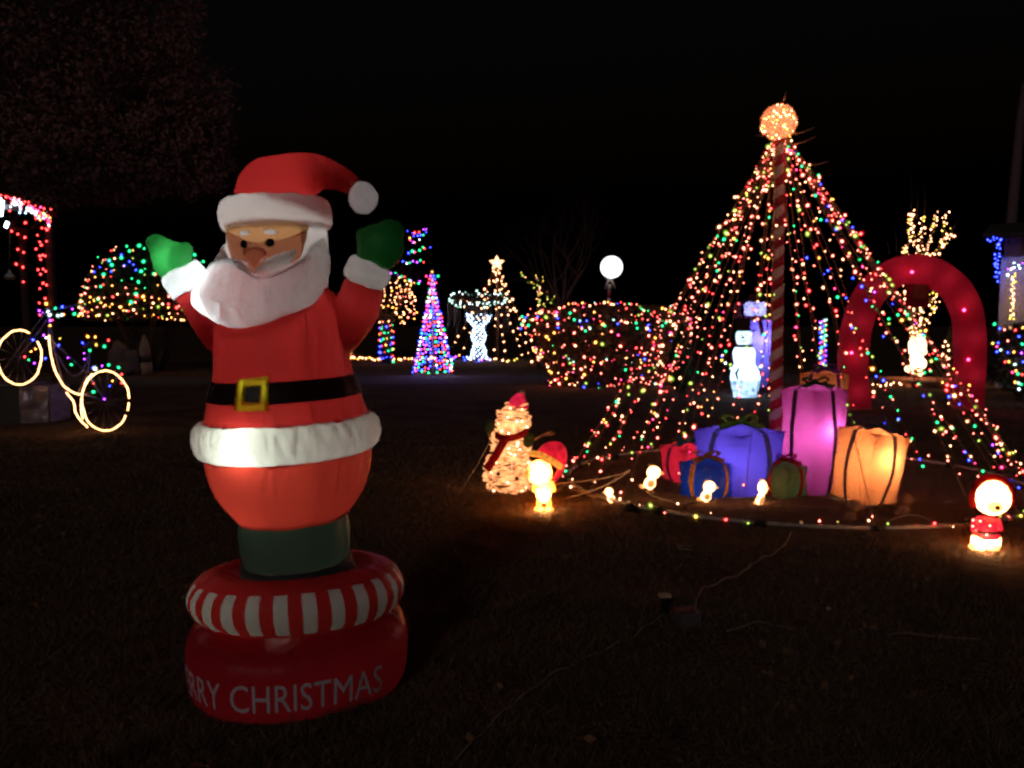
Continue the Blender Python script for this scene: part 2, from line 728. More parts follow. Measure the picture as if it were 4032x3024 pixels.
M_SKIN_SHADE = nylon('nylon_skin_shaded', (0.40, 0.15, 0.08), (0.42, 0.16, 0.08), 0.45, 0.15)  # same skin, its shade put into a darker colour
M_NOSE = nylon('nylon_nose', (0.42, 0.13, 0.07), (0.36, 0.10, 0.05), 0.5, 0.15)
M_EYE = solid('eye_print', (0.008, 0.007, 0.007), 0.5, var=0.1)
M_PRINT = solid('printed_lettering', (0.80, 0.72, 0.80), 0.8, var=0.12, scale=40)
M_STRIPE = nylon('nylon_white_stripe', (0.66, 0.68, 0.64), (0.7, 0.7, 0.66), 0.4, 0.4)

base_px = W(1185, 2620, SD)
SX, SY = base_px.x, SD
santa = thing('inflatable_santa', 'tall inflatable Santa in red suit with raised arms on a round base reading MERRY CHRISTMAS',
              'inflatable santa', (SX, SY, 0))


T1, T2 = math.radians(2.3), math.radians(1.0)      # the blown-up body leans a little
PIV = Vector((SX, SY, 0.3))


def tilt(v, inv=False, full=False):
    v = Vector(v)
    k = 1.0 if full else max(0.0, min(1.0, (v.z - 0.15) / 0.45))
    k = k * k * (3 - 2 * k)
    R = Matrix.Rotation(T2 * k, 3, 'X') @ Matrix.Rotation(-T1 * k, 3, 'Y')
    if inv:
        R = R.transposed()
    return PIV + R @ (v - PIV)


def SP3(px, py, dy=0.0):
    """photo pixel -> point in the figure's own upright frame (dy towards the camera negative)"""
    return tilt(W(px, py, SD + dy), True, True)


def pucker(amp, freq, seed, panel=0.0):
    def fn(r, z, a, t):
        e = max(0.0, 1 - min(t, 1 - t) * 3.2)
        q = noise.noise(Vector((math.cos(a) * freq, math.sin(a) * freq, seed + t * 1.4)))
        q2 = noise.noise(Vector((math.cos(a) * freq * 2.6, math.sin(a) * freq * 2.6, seed + 9 + t * 2.0)))
        k = q * 0.8 + q2 * 0.5
        pan = panel * (abs(math.sin(4 * a + 0.9)) ** 0.7 - 0.6)
        stitch = 0.0015 * math.sin(z * 260 + seed) * max(0.0, 1 - abs(math.sin(4 * a + 0.9)) * 5) if panel else 0.0
        return r + amp * k * (0.35 + e) + pan + stitch, z + amp * 0.5 * k * e
    return fn


SC2 = (SX, SY)
# base drum with lettering
prof = [(0.30, 0.0), (0.415, 0.002), (0.448, 0.02), (0.458, 0.07), (0.463, 0.14), (0.462, 0.19), (0.45, 0.23), (0.42, 0.258), (0.36, 0.274), (0.27, 0.29)]
prof = cr(prof, 4)


def base_fn(r, z, a, t):
    k = noise.noise(Vector((math.cos(a) * 5.5, math.sin(a) * 5.5, 3 + z * 3)))
    k2 = noise.noise(Vector((math.cos(a) * 16, math.sin(a) * 16, 7)))
    top = max(0.0, (z - 0.15) / 0.13)
    sq = 0.012 * math.cos(4 * (a + 0.5))
    return r + sq + 0.006 * k + 0.007 * k2 * top, z * (1 + 0.05 * k * top)


b_base = MB().lathe(prof, 128, SC2, base_fn, (True, False)).build('base', M_RED2, santa)

# lettering wrapped round the drum
tcu = bpy.data.curves.new('lettering', 'FONT')
tcu.body = 'MERRY CHRISTMAS'
tcu.size = 1.0
tcu.space_character = 1.02
tcu.resolution_u = 3
tob = bpy.data.objects.new('lettering_tmp', tcu)
COL.objects.link(tob)
dg = bpy.context.evaluated_depsgraph_get()
tme = bpy.data.meshes.new_from_object(tob.evaluated_get(dg))
bpy.data.objects.remove(tob)
bmx = bmesh.new()
bmx.from_mesh(tme)
bmesh.ops.triangulate(bmx, faces=bmx.faces[:])
bmesh.ops.subdivide_edges(bmx, edges=[e for e in bmx.edges if e.calc_length() > 0.12], cuts=2)
xs_ = [v.co.x for v in bmx.verts]
ys_ = [v.co.y for v in bmx.verts]
x0, x1, y0, y1 = min(xs_), max(xs_), min(ys_), max(ys_)
A0, A1 = math.radians(-65), math.radians(56)
for v in bmx.verts:
    a = A0 + (A1 - A0) * (v.co.x - x0) / (x1 - x0)
    z = 0.058 + 0.108 * (v.co.y - y0) / (y1 - y0)
    r = np.interp(z, [q[1] for q in prof], [q[0] for q in prof])
    r, z = base_fn(r, z, a, 0.5)
    r += 0.004
    v.co = Vector((SX + r * math.sin(a), SY - r * math.cos(a), z))
lm = bpy.data.meshes.new('lettering')
bmx.to_mesh(lm)
bmx.free()
bpy.data.meshes.remove(tme)
lm.materials.append(M_PRINT)
lo = bpy.data.objects.new('lettering', lm)
COL.objects.link(lo)
adopt(lo, b_base)
lo['label'] = 'pale printed words MERRY CHRISTMAS round the base'

# striped ring cushion
rc, rz, rr_, rh = 0.315, 0.375, 0.130, 0.112


def ring_pt(a, th, off=0.0):
    k = noise.noise(Vector((math.cos(a) * 7, math.sin(a) * 7, 1 + th)))
    R = rc + (rr_ + off) * math.cos(th) + 0.004 * k
    return (SX + R * math.sin(a), SY - R * math.cos(a), rz + (rh + off) * math.sin(th) + 0.003 * k + 0.10 * R * math.cos(a))


mb = MB()
nA, nT = 104, 26
for i in range(nA):
    for j in range(nT):
        mb.v.append(ring_pt(2 * math.pi * i / nA, math.radians(-125 + 10 * j)))
for i in range(nA):
    for j in range(nT - 1):
        if i % 4 in (1, 2) and 8 <= j < 17:
            continue
        mb.f.append((i * nT + j, ((i + 1) % nA) * nT + j, ((i + 1) % nA) * nT + j + 1, i * nT + j + 1))
b_ring = mb.build('ring_cushion', M_RED, santa)
for i in range(26):
    mb = MB()
    for ia in range(3):
        for j in range(8, 18):
            mb.v.append(ring_pt(2 * math.pi * (4 * i + 1 + ia) / nA, math.radians(-125 + 10 * j)))
    for ia in range(2):
        for j in range(9):
            mb.f.append((ia * 10 + j, (ia + 1) * 10 + j, (ia + 1) * 10 + j + 1, ia * 10 + j + 1))
    mb.build('stripe', M_STRIPE, b_ring)

# boots, trousers, fur hem, coat
MB().lathe(cr([(0.250, 0.415), (0.238, 0.45), (0.228, 0.515)], 3), 72, SC2, pucker(0.003, 5, 2), (False, False)).build('boot_sole', M_BLACK, santa)
MB().lathe(cr([(0.216, 0.512), (0.223, 0.56), (0.225, 0.64), (0.220, 0.72)], 5), 80, SC2, pucker(0.004, 5, 5, .008), (False, False)).build('boots', M_BOOT, santa)
b_pants = MB().lathe(cr([(0.225, 0.695), (0.241, 0.72), (0.275, 0.765), (0.307, 0.825), (0.328, 0.90), (0.336, 0.976)], 6), 96, SC2,
                     pucker(0.006, 5, 11, .012), (False, False)).build('trousers', M_TROU, santa)


def hem_fn(r, z, a, t):
    e = max(0.0, 1 - min(t, 1 - t) * 2.4)
    ac = a * 1.0
    q = noise.noise(Vector((math.cos(a) * 9 + t * 1.2, math.sin(a) * 9, 21 + t)))
    q2 = noise.noise(Vector((math.cos(a + t * .22) * 21, math.sin(a + t * .22) * 21, 31)))
    q2 = -abs(q2) * 1.6 + 0.35
    return r + 0.008 * q + 0.030 * q2 * (0.15 + 0.85 * t * t), z + 0.006 * q * e


MB().lathe(cr([(0.332, 0.972), (0.359, 0.985), (0.374, 1.02), (0.374, 1.06), (0.359, 1.10), (0.326, 1.122)], 5), 220, SC2, hem_fn, (False, False)).build('fur_hem', M_WHITE, santa)
coat_prof = [(0.328, 1.11), (0.316, 1.15), (0.306, 1.19), (0.292, 1.25), (0.277, 1.29), (0.268, 1.36), (0.262, 1.46), (0.252, 1.54), (0.215, 1.62), (0.146, 1.67)]
cpf = cr(coat_prof, 5)


def cut_window(mb):
    """open the shell behind the buckle so the lamp inside shines through it"""
    keep = []
    for f in mb.f:
        c = sum((Vector(mb.v[i]) for i in f), Vector()) / len(f)
        a = math.degrees(math.atan2(c.x - SX, SY - c.y))
        if abs(a + 7) < 9.5 and 1.198 < c.z < 1.294:
            continue
        keep.append(f)
    mb.f = keep
    return mb


b_coat = cut_window(MB().lathe(cr(coat_prof, 10), 192, SC2, pucker(0.006, 4.5, 15, .012), (False, False))).build('coat', M_RED, santa)


def coat_r(z):
    return float(np.interp(z, [q[1] for q in cpf], [q[0] for q in cpf]))


belt = cut_window(MB().lathe([(coat_r(z) + 0.007, z) for z in np.linspace(1.205, 1.288, 16)], 192, SC2, pucker(0.003, 4, 40, .010), (False, False))).build('belt', M_BLACK, santa)


def cyl(a, z, off):
    r = coat_r(z) + off
    return Vector((SX + r * math.sin(a), SY - r * math.cos(a), z))


# buckle: square frame with an open middle, edges a little uneven
ab = math.radians(-7)
mb = MB()
outer, inner = [], []
hw, hh, iw, ih = 0.066, 0.061, 0.033, 0.029
loop = [(-1, -1), (-.33, -1), (.33, -1), (1, -1), (1, -.33), (1, .33), (1, 1), (.33, 1), (-.33, 1), (-1, 1), (-1, .33), (-1, -.33)]
zc = 1.246
front, back = [], []
for (x, y) in loop:
    wob = 0.004 * noise.noise(Vector((x * 3, y * 3, 5)))
    for (w_, h_) in ((hw, hh), (iw, ih)):
        for off in (0.024, 0.010):
            front.append(cyl(ab + (x * w_ + wob) / 0.32, zc + y * h_ + wob + 0.006 * (1 if y > 0 else -.4) * x, off))
n_ = len(loop)
fs = []
for i in range(n_):
    j = (i + 1) % n_
    fs.append((4 * i, 4 * j, 4 * j + 2, 4 * i + 2))          # face
    fs.append((4 * i, 4 * i + 1, 4 * j + 1, 4 * j))          # outer rim
    fs.append((4 * i + 2, 4 * j + 2, 4 * j + 3, 4 * i + 3))  # inner rim
mb.add(front, fs)
mb.build('belt_buckle', M_YEL, belt, smooth=False)
mb = MB()
for i in range(5):
    for j in range(5):
        mb.v.append(tuple(cyl(ab + (-1 + i / 2) * (iw + .006) / .32, zc + (-1 + j / 2) * (ih + .005), .012)))
for i in range(4):
    for j in range(4):
        mb.f.append((i * 5 + j, i * 5 + 5 + j, i * 5 + 6 + j, i * 5 + 1 + j))
mb.build('buckle_centre', M_BLACK, belt)


# arms
def limb(pts, mat, name, parent, n=28, amp=0.004, sd=0, cap=False):
    P = cr(pts, 6)
    mb = MB()
    mb.tube([p[:3] for p in P], [p[3] for p in P], n, cap)
    C = [Vector(v) for v in mb.v]
    mb.v = [tuple(c + Vector((noise.noise(c * 9 + Vector((sd, 0, 0))), noise.noise(c * 9 + Vector((0, sd + 5, 0))), noise.noise(c * 9 + Vector((0, 0, sd + 9))))) * amp) for c in C]
    return mb.build(name, mat, parent)


def pp(px, py, r, dy=0.0):
    v = SP3(px, py, dy)
    return (v.x, v.y, v.z, r * SK)


arm1 = limb([pp(950, 1345, 95, .0), pp(880, 1300, 88, -.01), pp(815, 1220, 80, -.03), pp(757, 1135, 72, -.05)], M_RED, 'arm', santa, sd=1)
arm2 = limb([pp(1270, 1345, 105, .02), pp(1345, 1290, 96, .02), pp(1408, 1205, 86, .01), pp(1434, 1120, 76, .0)], M_RED, 'arm', santa, sd=2)


def cuff(a, b, r, parent, name='cuff', sd=0):
    A, B = Vector(a), Vector(b)
    pts, rad = [], []
    for i in range(15):
        t = i / 14
        pts.append(A.lerp(B, t))
        rad.append(r * (0.80 + 0.20 * math.sin(math.pi * t) ** 0.4))
    mb = MB().tube(pts, rad, 48, False)
    mb.v = [tuple(Vector(v) + Vector((noise.noise(Vector(v) * 22), noise.noise(Vector(v) * 22 + Vector((3, 0, 0))), noise.noise(Vector(v) * 22 + Vector((0, 7, 0))))) * .007) for v in mb.v]
    return mb.build(name, M_WHITE, parent)


cuff(SP3(758, 1142, -.05), SP3(704, 1058, -.07), 84 * SK, arm1)
cuff(SP3(1428, 1122, 0), SP3(1466, 1036, 0), 87 * SK, arm2)


def mitten(parent, palm, thumb, mat, sd):
    P = cr(palm, 6)
    mb = MB()
    mb.tube([p[:3] for p in P], [(p[3], p[3] * 0.62) for p in P], 24, flat=Vector((1, 0, 0)))
    mb.ball(P[-1][:3], (P[-1][3], P[-1][3] * .62, P[-1][3] * .8), 16, 8)
    Q = cr(thumb, 6)
    mb.tube([p[:3] for p in Q], [p[3] for p in Q], 16)
    mb.ball(Q[-1][:3], Q[-1][3], 12, 8)
    mb.v = [tuple(Vector(v) + Vector((noise.noise(Vector(v) * 14 + Vector((sd, 0, 0))), 0, noise.noise(Vector(v) * 14 + Vector((0, sd, 3))))) * .010) for v in mb.v]
    o = mb.build('mitten', mat, parent)
    md = o.modifiers.new('remesh', 'REMESH')
    md.mode, md.voxel_size = 'VOXEL', 0.008
    sm = o.modifiers.new('smooth', 'SMOOTH')
    sm.iterations = 6
    return o


mitten(arm1, [pp(702, 1062, 62, -.07), pp(676, 1020, 76, -.07), pp(642, 985, 58, -.07), pp(612, 950, 36, -.07)],
       [pp(690, 1040, 48, -.08), pp(715, 1000, 38, -.09), pp(731, 975, 26, -.09)], M_GREEN, 1)
mitten(arm2, [pp(1466, 1040, 62, .0), pp(1490, 990, 86, .0), pp(1515, 940, 84, .0), pp(1530, 915, 62, .0)],
       [pp(1470, 990, 44, .0), pp(1435, 945, 32, -.01), pp(1425, 915, 20, -.01)], M_GREEN, 2)

# head
hz = lambda y: SP3(1094, y).z
HX = SP3(1094, 960).x
HY = SP3(1094, 960).y
head_prof = cr([(0.16, hz(1230)), (0.186, hz(1160)), (0.198, hz(1060)), (0.201, hz(960)), (0.198, hz(890))], 6)
hm = MB().lathe(head_prof, 96, (HX, HY), pucker(0.004, 4, 50), (False, False))
keepf = []
for f in hm.f:
    c = sum((Vector(hm.v[i]) for i in f), Vector()) / len(f)
    a = math.degrees(math.atan2(c.x - HX, HY - c.y))
    if -76 < a < 40 and hz(1075) < c.z < hz(870):
        continue
    keepf.append(f)
hm.f = keepf
head = hm.build('head', M_WHITE, santa)


def head_r(z):
    q = sorted((p[1], p[0]) for p in head_prof)
    return float(np.interp(z, [a for a, b in q], [b for a, b in q]))


FA = 0.0


def hp(px, py, off, Rf=None):
    """point over the head's front at this pixel, off metres proud"""
    dy = -0.19
    for _ in range(4):                       # settle on the surface
        q = SP3(px, py, dy)
        R = (Rf(q.z) if Rf else head_r(q.z))
        xx = max(-R * .985, min(R * .985, q.x - HX))
        dy = (HY - SY) - math.sqrt(R * R - xx * xx) - off
    q = SP3(px, py, dy)
    z, x = q.z, q.x - HX
    R = (Rf(z) if Rf else head_r(z))
    x = max(-R * .985, min(R * .985, x))
    a = math.asin(x / R)
    return Vector((HX + (R + off) * math.sin(a), HY - (R + off) * math.cos(a), z))


def patch(name, mat, outline, parent, base=0.003, puff=0.0, Rf=None, rings=7, smooth_n=3, power=0.5, wr=0.0, sd=0, holes=(), creases=(), rise=None):
    """a sewn-on panel: outline in photo pixels, laid over the head and puffed out by the air behind it"""
    P = cr(outline, smooth_n, closed=True)
    cx = sum(p[0] for p in P) / len(P)
    cy = sum(p[1] for p in P) / len(P)
    mb = MB()
    vs = []
    for i in range(1, rings + 1):
        k = i / rings
        for p in P:
            x, y = cx + (p[0] - cx) * k, cy + (p[1] - cy) * k
            off = base + puff * (max(0, 1 - k ** 2.4)) ** power * (1.0 if rise is None else max(0.0, min(1.0, (y - rise[0]) / (rise[1] - rise[0]))) ** .8)
            if wr:
                e = 0.3 + k
                off += wr * e * noise.noise(Vector((x * .030 + sd, y * .012, 2.2))) + wr * .7 * e * -abs(noise.noise(Vector((x * .05, y * .02 + sd, 8))))
            for (cx0, cy0, slope, wid, dep, y0, y1) in creases:
                if y0 < y < y1:
                    fade = math.sin(math.pi * (y - y0) / (y1 - y0))
                    off -= dep * fade * math.exp(-((x - cx0 - (y - cy0) * slope) / wid) ** 2)
            vs.append(hp(x, y, off, Rf))
    vs.append(hp(cx, cy, base + puff, Rf))
    n = len(P)
    fs = []
    for i in range(rings - 1):
        for k in range(n):
            k2 = (k + 1) % n
            fs.append((i * n + k, i * n + k2, (i + 1) * n + k2, (i + 1) * n + k))
    c = len(vs) - 1
    for k in range(n):
        fs.append((c, (k + 1) % n, k))
    if holes:
        px = []
        for i in range(1, rings + 1):
            px += [(cx + (p[0] - cx) * i / rings, cy + (p[1] - cy) * i / rings) for p in P]
        px.append((cx, cy))
        fs = [f for f in fs if not any((sum(px[i][0] for i in f) / len(f) - h[0]) ** 2 / h[2] ** 2 + (sum(px[i][1] for i in f) / len(f) - h[1]) ** 2 / h[3] ** 2 < 1 for h in holes)]
    mb.add(vs, fs)
    return mb.build(name, mat, parent)


face = patch('face', M_SKIN_SHADE, [(904, 915), (930, 925), (965, 945), (1015, 956), (1070, 954), (1140, 938), (1209, 912), (1205, 960), (1180, 1030), (1130, 1075), (1040, 1095), (960, 1080), (925, 1020), (908, 960)], head, 0.004, rings=28, smooth_n=6, holes=((1014, 1008, 38, 30), (1100, 1032, 46, 22), (950, 1050, 34, 22)))
patch('forehead', M_SKIN, [(903, 914), (906, 890), (960, 872), (1060, 865), (1150, 870), (1212, 880), (1210, 915), (1140, 940), (1070, 956), (1015, 958), (965, 947), (930, 927)], face, 0.005, rings=28, smooth_n=6,
      holes=((975, 920, 19, 9), (1071, 915, 24, 9)))
for (x, y, rx, ry) in ((972, 964, 14, 17), (1069, 958, 18, 17)):
    patch('eye', M_EYE, [(x + rx * math.cos(t), y + ry * math.sin(t)) for t in np.linspace(0, 2 * math.pi, 12, endpoint=False)], face, 0.010, 0.004, rings=3)
patch('eyebrow', M_WHITE, [(953, 925), (962, 913), (980, 908), (996, 911), (996, 921), (982, 929), (964, 933)], face, 0.011, 0.004, rings=3)
patch('eyebrow', M_WHITE, [(1044, 910), (1056, 903), (1078, 905), (1099, 911), (1098, 924), (1076, 927), (1052, 923)], face, 0.011, 0.004, rings=3)
patch('nose', M_NOSE, [(968, 988), (985, 978), (1020, 974), (1044, 980), (1058, 1002), (1032, 1032), (1006, 1054), (988, 1036), (972, 1012)], face, 0.006, 0.012, rings=6, power=.8)


def beard_R(z):
    return float(np.interp(z, [1.40, 1.50, 1.60, 1.70, 1.80, 1.90], [0.255, 0.255, 0.245, 0.212, 0.202, 0.202]))


beard = patch('beard', M_WHITE, [(887, 960), (868, 1010), (826, 1062), (786, 1118), (764, 1168), (775, 1222), (835, 1248), (885, 1280), (955, 1298), (1050, 1280), (1140, 1240),
                                 (1215, 1202), (1250, 1150), (1264, 1080), (1280, 1000), (1284, 940), (1250, 950), (1192, 1012), (1118, 1056), (1045, 1080), (985, 1074), (928, 1036), (905, 990)],
              head, 0.0, 0.155, beard_R, rings=30, smooth_n=6, power=0.55, wr=0.010, sd=3, rise=(925, 1090),
              creases=[(856, 1200, .02, 7, .022, 1130, 1262), (905, 1235, -.25, 8, .020, 1170, 1290), (960, 1245, .1, 7, .016, 1190, 1296), (1080, 1190, .45, 9, .018, 1120, 1262),
                       (1110, 1180, .6, 8, .014, 1120, 1250), (1040, 1210, .3, 8, .014, 1140, 1280), (1195, 1150, .8, 9, .018, 1080, 1215), (815, 1170, -.1, 7, .014, 1100, 1240), (1230, 1110, .3, 7, .014, 1030, 1170)])
patch('moustache', M_WHITE, [(862, 1030), (890, 1022), (930, 1016), (965, 1022), (992, 1050), (1008, 1078), (985, 1092), (940, 1088), (895, 1064)], head, 0.040, 0.045, rings=5, wr=.004)
patch('moustache', M_WHITE, [(1008, 1078), (1030, 1048), (1070, 1018), (1120, 994), (1160, 985), (1155, 1012), (1130, 1046), (1090, 1076), (1040, 1092)], head, 0.020, 0.040, rings=5, wr=.004)

# hat
P = [pp(1096, 815, 173), pp(1101, 798, 172), pp(1108, 770, 167), pp(1130, 735, 142), pp(1180, 700, 98), pp(1258, 682, 70), pp(1335, 700, 52), pp(1388, 735, 38)]
hat = limb(P, M_RED, 'hat', santa, n=48, amp=0.008, sd=7)


def brim_fn(r, z, a, t):
    e = max(0.0, 1 - min(t, 1 - t) * 2.6)
    q = noise.noise(Vector((math.cos(a) * 7, math.sin(a) * 7, 61 + t)))
    q2 = -abs(noise.noise(Vector((math.cos(a + t * .2) * 19, math.sin(a + t * .2) * 19, 71)))) + .2
    return r + 0.007 * q + 0.020 * q2 * (0.4 + e), z + 0.005 * q * e


zb = hz(912)
MB().lathe(cr([(0.190, zb), (0.208, zb + .008), (0.222, zb + .04), (0.222, zb + .085), (0.208, zb + .118), (0.186, zb + .130)], 5), 180,
           (HX, HY), brim_fn, (False, False)).build('hat_brim', M_WHITE, hat)
MB().ball(SP3(1430, 780), (56 * SK, 56 * SK, 62 * SK), 24, 16, fn=lambda d: 1 + .09 * noise.noise(d * 2.4)).build('pompom', M_WHITE, hat)

# lamps sewn inside
lamp('santa_lamp', SP3(845, 1165, -.165), 1.7, (0.80, 0.98, 1.0), santa, .05)
lamp('santa_lamp', SP3(1010, 1195, -.19), 1.9, (0.82, 1.0, 0.98), santa, .06)
lamp('santa_lamp', SP3(1150, 1130, -.16), 0.6, (0.90, 1.0, 0.98), santa, .06)
lamp('santa_lamp', SP3(735, 1105, -.06), 0.8, (0.88, 0.94, 1.0), santa, .02)
lamp('santa_lamp', SP3(672, 1020, -.07), 0.28, (0.9, 1.0, 0.9), santa, .02)
lamp('santa_lamp', SP3(985, 1765, -.27), 1.9, (0.90, 1.0, 0.82), santa, .03)
lamp('santa_lamp', SP3(1030, 1960, -.12), 0.70, (1.0, 0.92, 0.70), santa, .05)
lamp('santa_lamp', SP3(1070, 1490, -.10), 0.5, (1.0, 0.95, 0.90), santa, .05)
lamp('santa_lamp', SP3(1060, 870, -.02), 1.35, (1.0, 0.97, 0.92), santa, .11)
lamp('santa_lamp', SP3(1140, 720, 0), 0.25, (1.0, 0.95, 0.9), santa, .05)
lamp('santa_lamp', SP3(1430, 780, 0), 0.03, (1.0, 0.9, 0.92), santa, .02)
lamp('santa_lamp', SP3(1410, 1200, .0), 0.14, (1.0, 0.95, 0.9), santa, .04)
lamp('santa_lamp', SP3(1450, 1080, .0), 0.08, (1.0, 0.97, 0.92), santa, .04)
lamp('santa_lamp', SP3(1505, 965, .0), 0.009, (0.95, 1.0, 0.9), santa, .04)
lamp('santa_lamp', (SX - .02, SY - .1, 0.62), 0.12, (0.9, 1.0, 0.9), santa, .04)
lamp('santa_lamp', (SX - .12, SY - .12, 0.36), 0.75, (0.96, 1.0, 0.80), santa, .05)
lamp('santa_lamp', (SX, SY, 0.15), 0.6, (1.0, 0.88, 0.95), santa, .05)
for ch in santa.children_recursive:
    if ch.type == 'MESH':
        for v in ch.data.vertices:
            v.co = tilt(v.co)
    elif ch.type == 'LIGHT':
        ch.location = tilt(ch.location)
# ================================================================== tree of light strands round a candy-striped pole
TC = Vector((2.66, 7.5, 0))
TR = 2.12
M_PIPE = solid('white_pipe', (0.42, 0.38, 0.34), 0.45, var=0.15)
M_RUB = solid('black_rubber', (0.012, 0.012, 0.013), 0.6)
M_CRED = solid('candy_red_vinyl', (0.36, 0.018, 0.03), 0.4, var=0.2)
M_CWHT = solid('candy_cream_vinyl', (0.62, 0.52, 0.42), 0.45, var=0.15)
M_GRN_PL = solid('green_plastic', (0.05, 0.3, 0.12), 0.5)
M_STICK = solid('dry_stick', (0.30, 0.20, 0.13), 0.8)

polex = TC.x - 0.13
pole = thing('striped_pole', 'tall candy-striped pole at the middle of the strand tree behind the gifts', 'pole', (polex, TC.y, 0))
PR, PH, PT = 0.048, 3.27, 0.19           # radius, height, pitch of the stripe
# spiral wraps: alternate red and cream ribbons, each turn its own ridge
for ci, (mt, nm) in enumerate(((M_CRED, 'red_stripe'), (M_CWHT, 'cream_stripe'))):
    turns = int(PH / PT)
    for t in range(turns):
        mb = MB()
        n = 20
        for i in range(n + 1):
            a = 2 * math.pi * i / n
            for q in range(4):
                z = (t + i / n) * PT + (ci * 0.5 + q / 3 * 0.5) * PT
                z = min(z, PH)
                bul = 0.006 * math.sin(math.pi * q / 3) + 0.004 * noise.noise(Vector((t * 2.1, i * .5, q)))
                rr = PR * (1.22 - 0.30 * z / PH) + bul + ci * 0.001
                mb.v.append((polex + rr * math.cos(a) - 0.010 * z, TC.y + rr * math.sin(a), z))
        for i in range(n):
            for q in range(3):
                mb.f.append((i * 4 + q, i * 4 + 4 + q, i * 4 + 5 + q, i * 4 + 1 + q))
        mb.build(nm, mt, pole)
MB().lathe([(0.055, 0), (0.055, .3), (0.04, PH)], 12, (polex - .012, TC.y)).build('post', M_CRED, pole)
# sticks poking out at the top
for (x0, y0, x1, y1) in ((3110, 530, 3206, 503), (3120, 570, 3215, 537), (3165, 650, 3263, 636), (3085, 395, 3096, 360), (2990, 500, 2998, 470), (2975, 532, 3030, 528)):
    MB().tube([W(x0, y0, 7.45), W((x0 + x1) / 2, (y0 + y1) / 2 + 6, 7.42), W(x1, y1, 7.40)], 0.006, 5).build('stick', M_STICK, pole)

# glowing ball of tangled warm lights on top
BC = W(3065, 482, 7.48)
ballt = thing('light_ball', 'round ball of tangled warm fairy lights on top of the striped pole', 'light ball', BC - Vector((0, 0, .165)))
M_BALL = glow('tinsel_glow', (1.0, 0.26, 0.10), 0.9, (0.5, 0.3, 0.2), 0.8, 40)
mb = MB()
rng = random.Random(3)
for k in range(34):
    ax = Vector((rng.gauss(0, 1), rng.gauss(0, 1), rng.gauss(0, 1))).normalized()
    u = ax.orthogonal().normalized()
    v = ax.cross(u)
    rr = 0.160 * rng.uniform(.93, 1.0)
    off = ax * rng.uniform(-.07, .07)
    r2 = math.sqrt(max(.002, rr * rr - off.length_squared))
    mb.tube([BC + off + (u * math.cos(t) + v * math.sin(t)) * r2 * (1 + .02 * math.sin(5 * t + k)) for t in np.linspace(0, 2 * math.pi, 22)[:-1]], 0.005, 4, closed=True)
mb.build('wire_sphere', M_BALL, ballt)
for k in range(130):
    d = Vector((rng.gauss(0, 1), rng.gauss(0, 1), rng.gauss(0, 1))).normalized()
    bulb(BC + d * 0.155, rng.choice(['warm', 'warm', 'salmon', 'gold']), 0.011 * rng.uniform(.7, 1.3), ballt)
MB().ball(BC, .135, 20, 14).build('inner_globe', glow('globe_glow', (1.0, 0.32, 0.12), 1.5, (.5, .3, .2), .5, 24), ballt)

# ground ring of white pipes
ring = thing('pipe_ring', 'ring of pale plastic pipes lying on the lawn under the strand tree', 'pipe ring', TC)
NS = 16


def rp(a, z=0.03):
    return TC + Vector((TR * math.cos(a), TR * 0.88 * math.sin(a), z))


for i in range(NS):
    a0, a1 = 2 * math.pi * i / NS, 2 * math.pi * (i + 1) / NS
    MB().tube([rp(a0 + .01), rp((a0 + a1) / 2), rp(a1 - .01)], 0.017, 8).build('pipe', M_PIPE, ring)
    MB().tube([rp(a0 - .022), rp(a0 + .022)], 0.026, 8).build('coupling', M_RUB, ring)

# strands
PAL_L = [('salmon', 42), ('warm', 24), ('red', 18), ('lime', 9), ('gold', 4), ('green', 3), ('pink', 2)]
PAL_R = [('salmon', 30), ('warm', 22), ('red', 24), ('lime', 10), ('green', 5), ('gold', 4), ('blue', 5), ('pink', 4)]
topz = 3.24
angs = []
for i, x in enumerate((-.995, -.97, -.94, -.91, -.87, -.83, -.79, -.74, -.69, -.64, -.58, -.52, -.46, -.39, -.32, -.25)):
    a_ = math.degrees(math.acos(x))
    angs.append((360 - a_ if (i % 3 == 2 and x < -.62) else a_, 'left'))
for x in (-.17, -.08, .02, .11, .18):
    angs.append((math.degrees(math.acos(x)), 'rear'))
for i, x in enumerate((.25, .31, .37, .43, .50, .57, .64, .71, .78, .84, .89, .93, .965, .99)):
    a_ = math.degrees(math.acos(x))
    angs.append((-a_ if (i % 3 == 1 and x > .6) else a_, 'right'))
for x in (.55, .68, .80, .88, .95, .98):
    angs.append((-math.degrees(math.acos(x)), 'right'))
for a in (243, 268, 291, 306):
    angs.append((a, 'front'))
cnt = {}
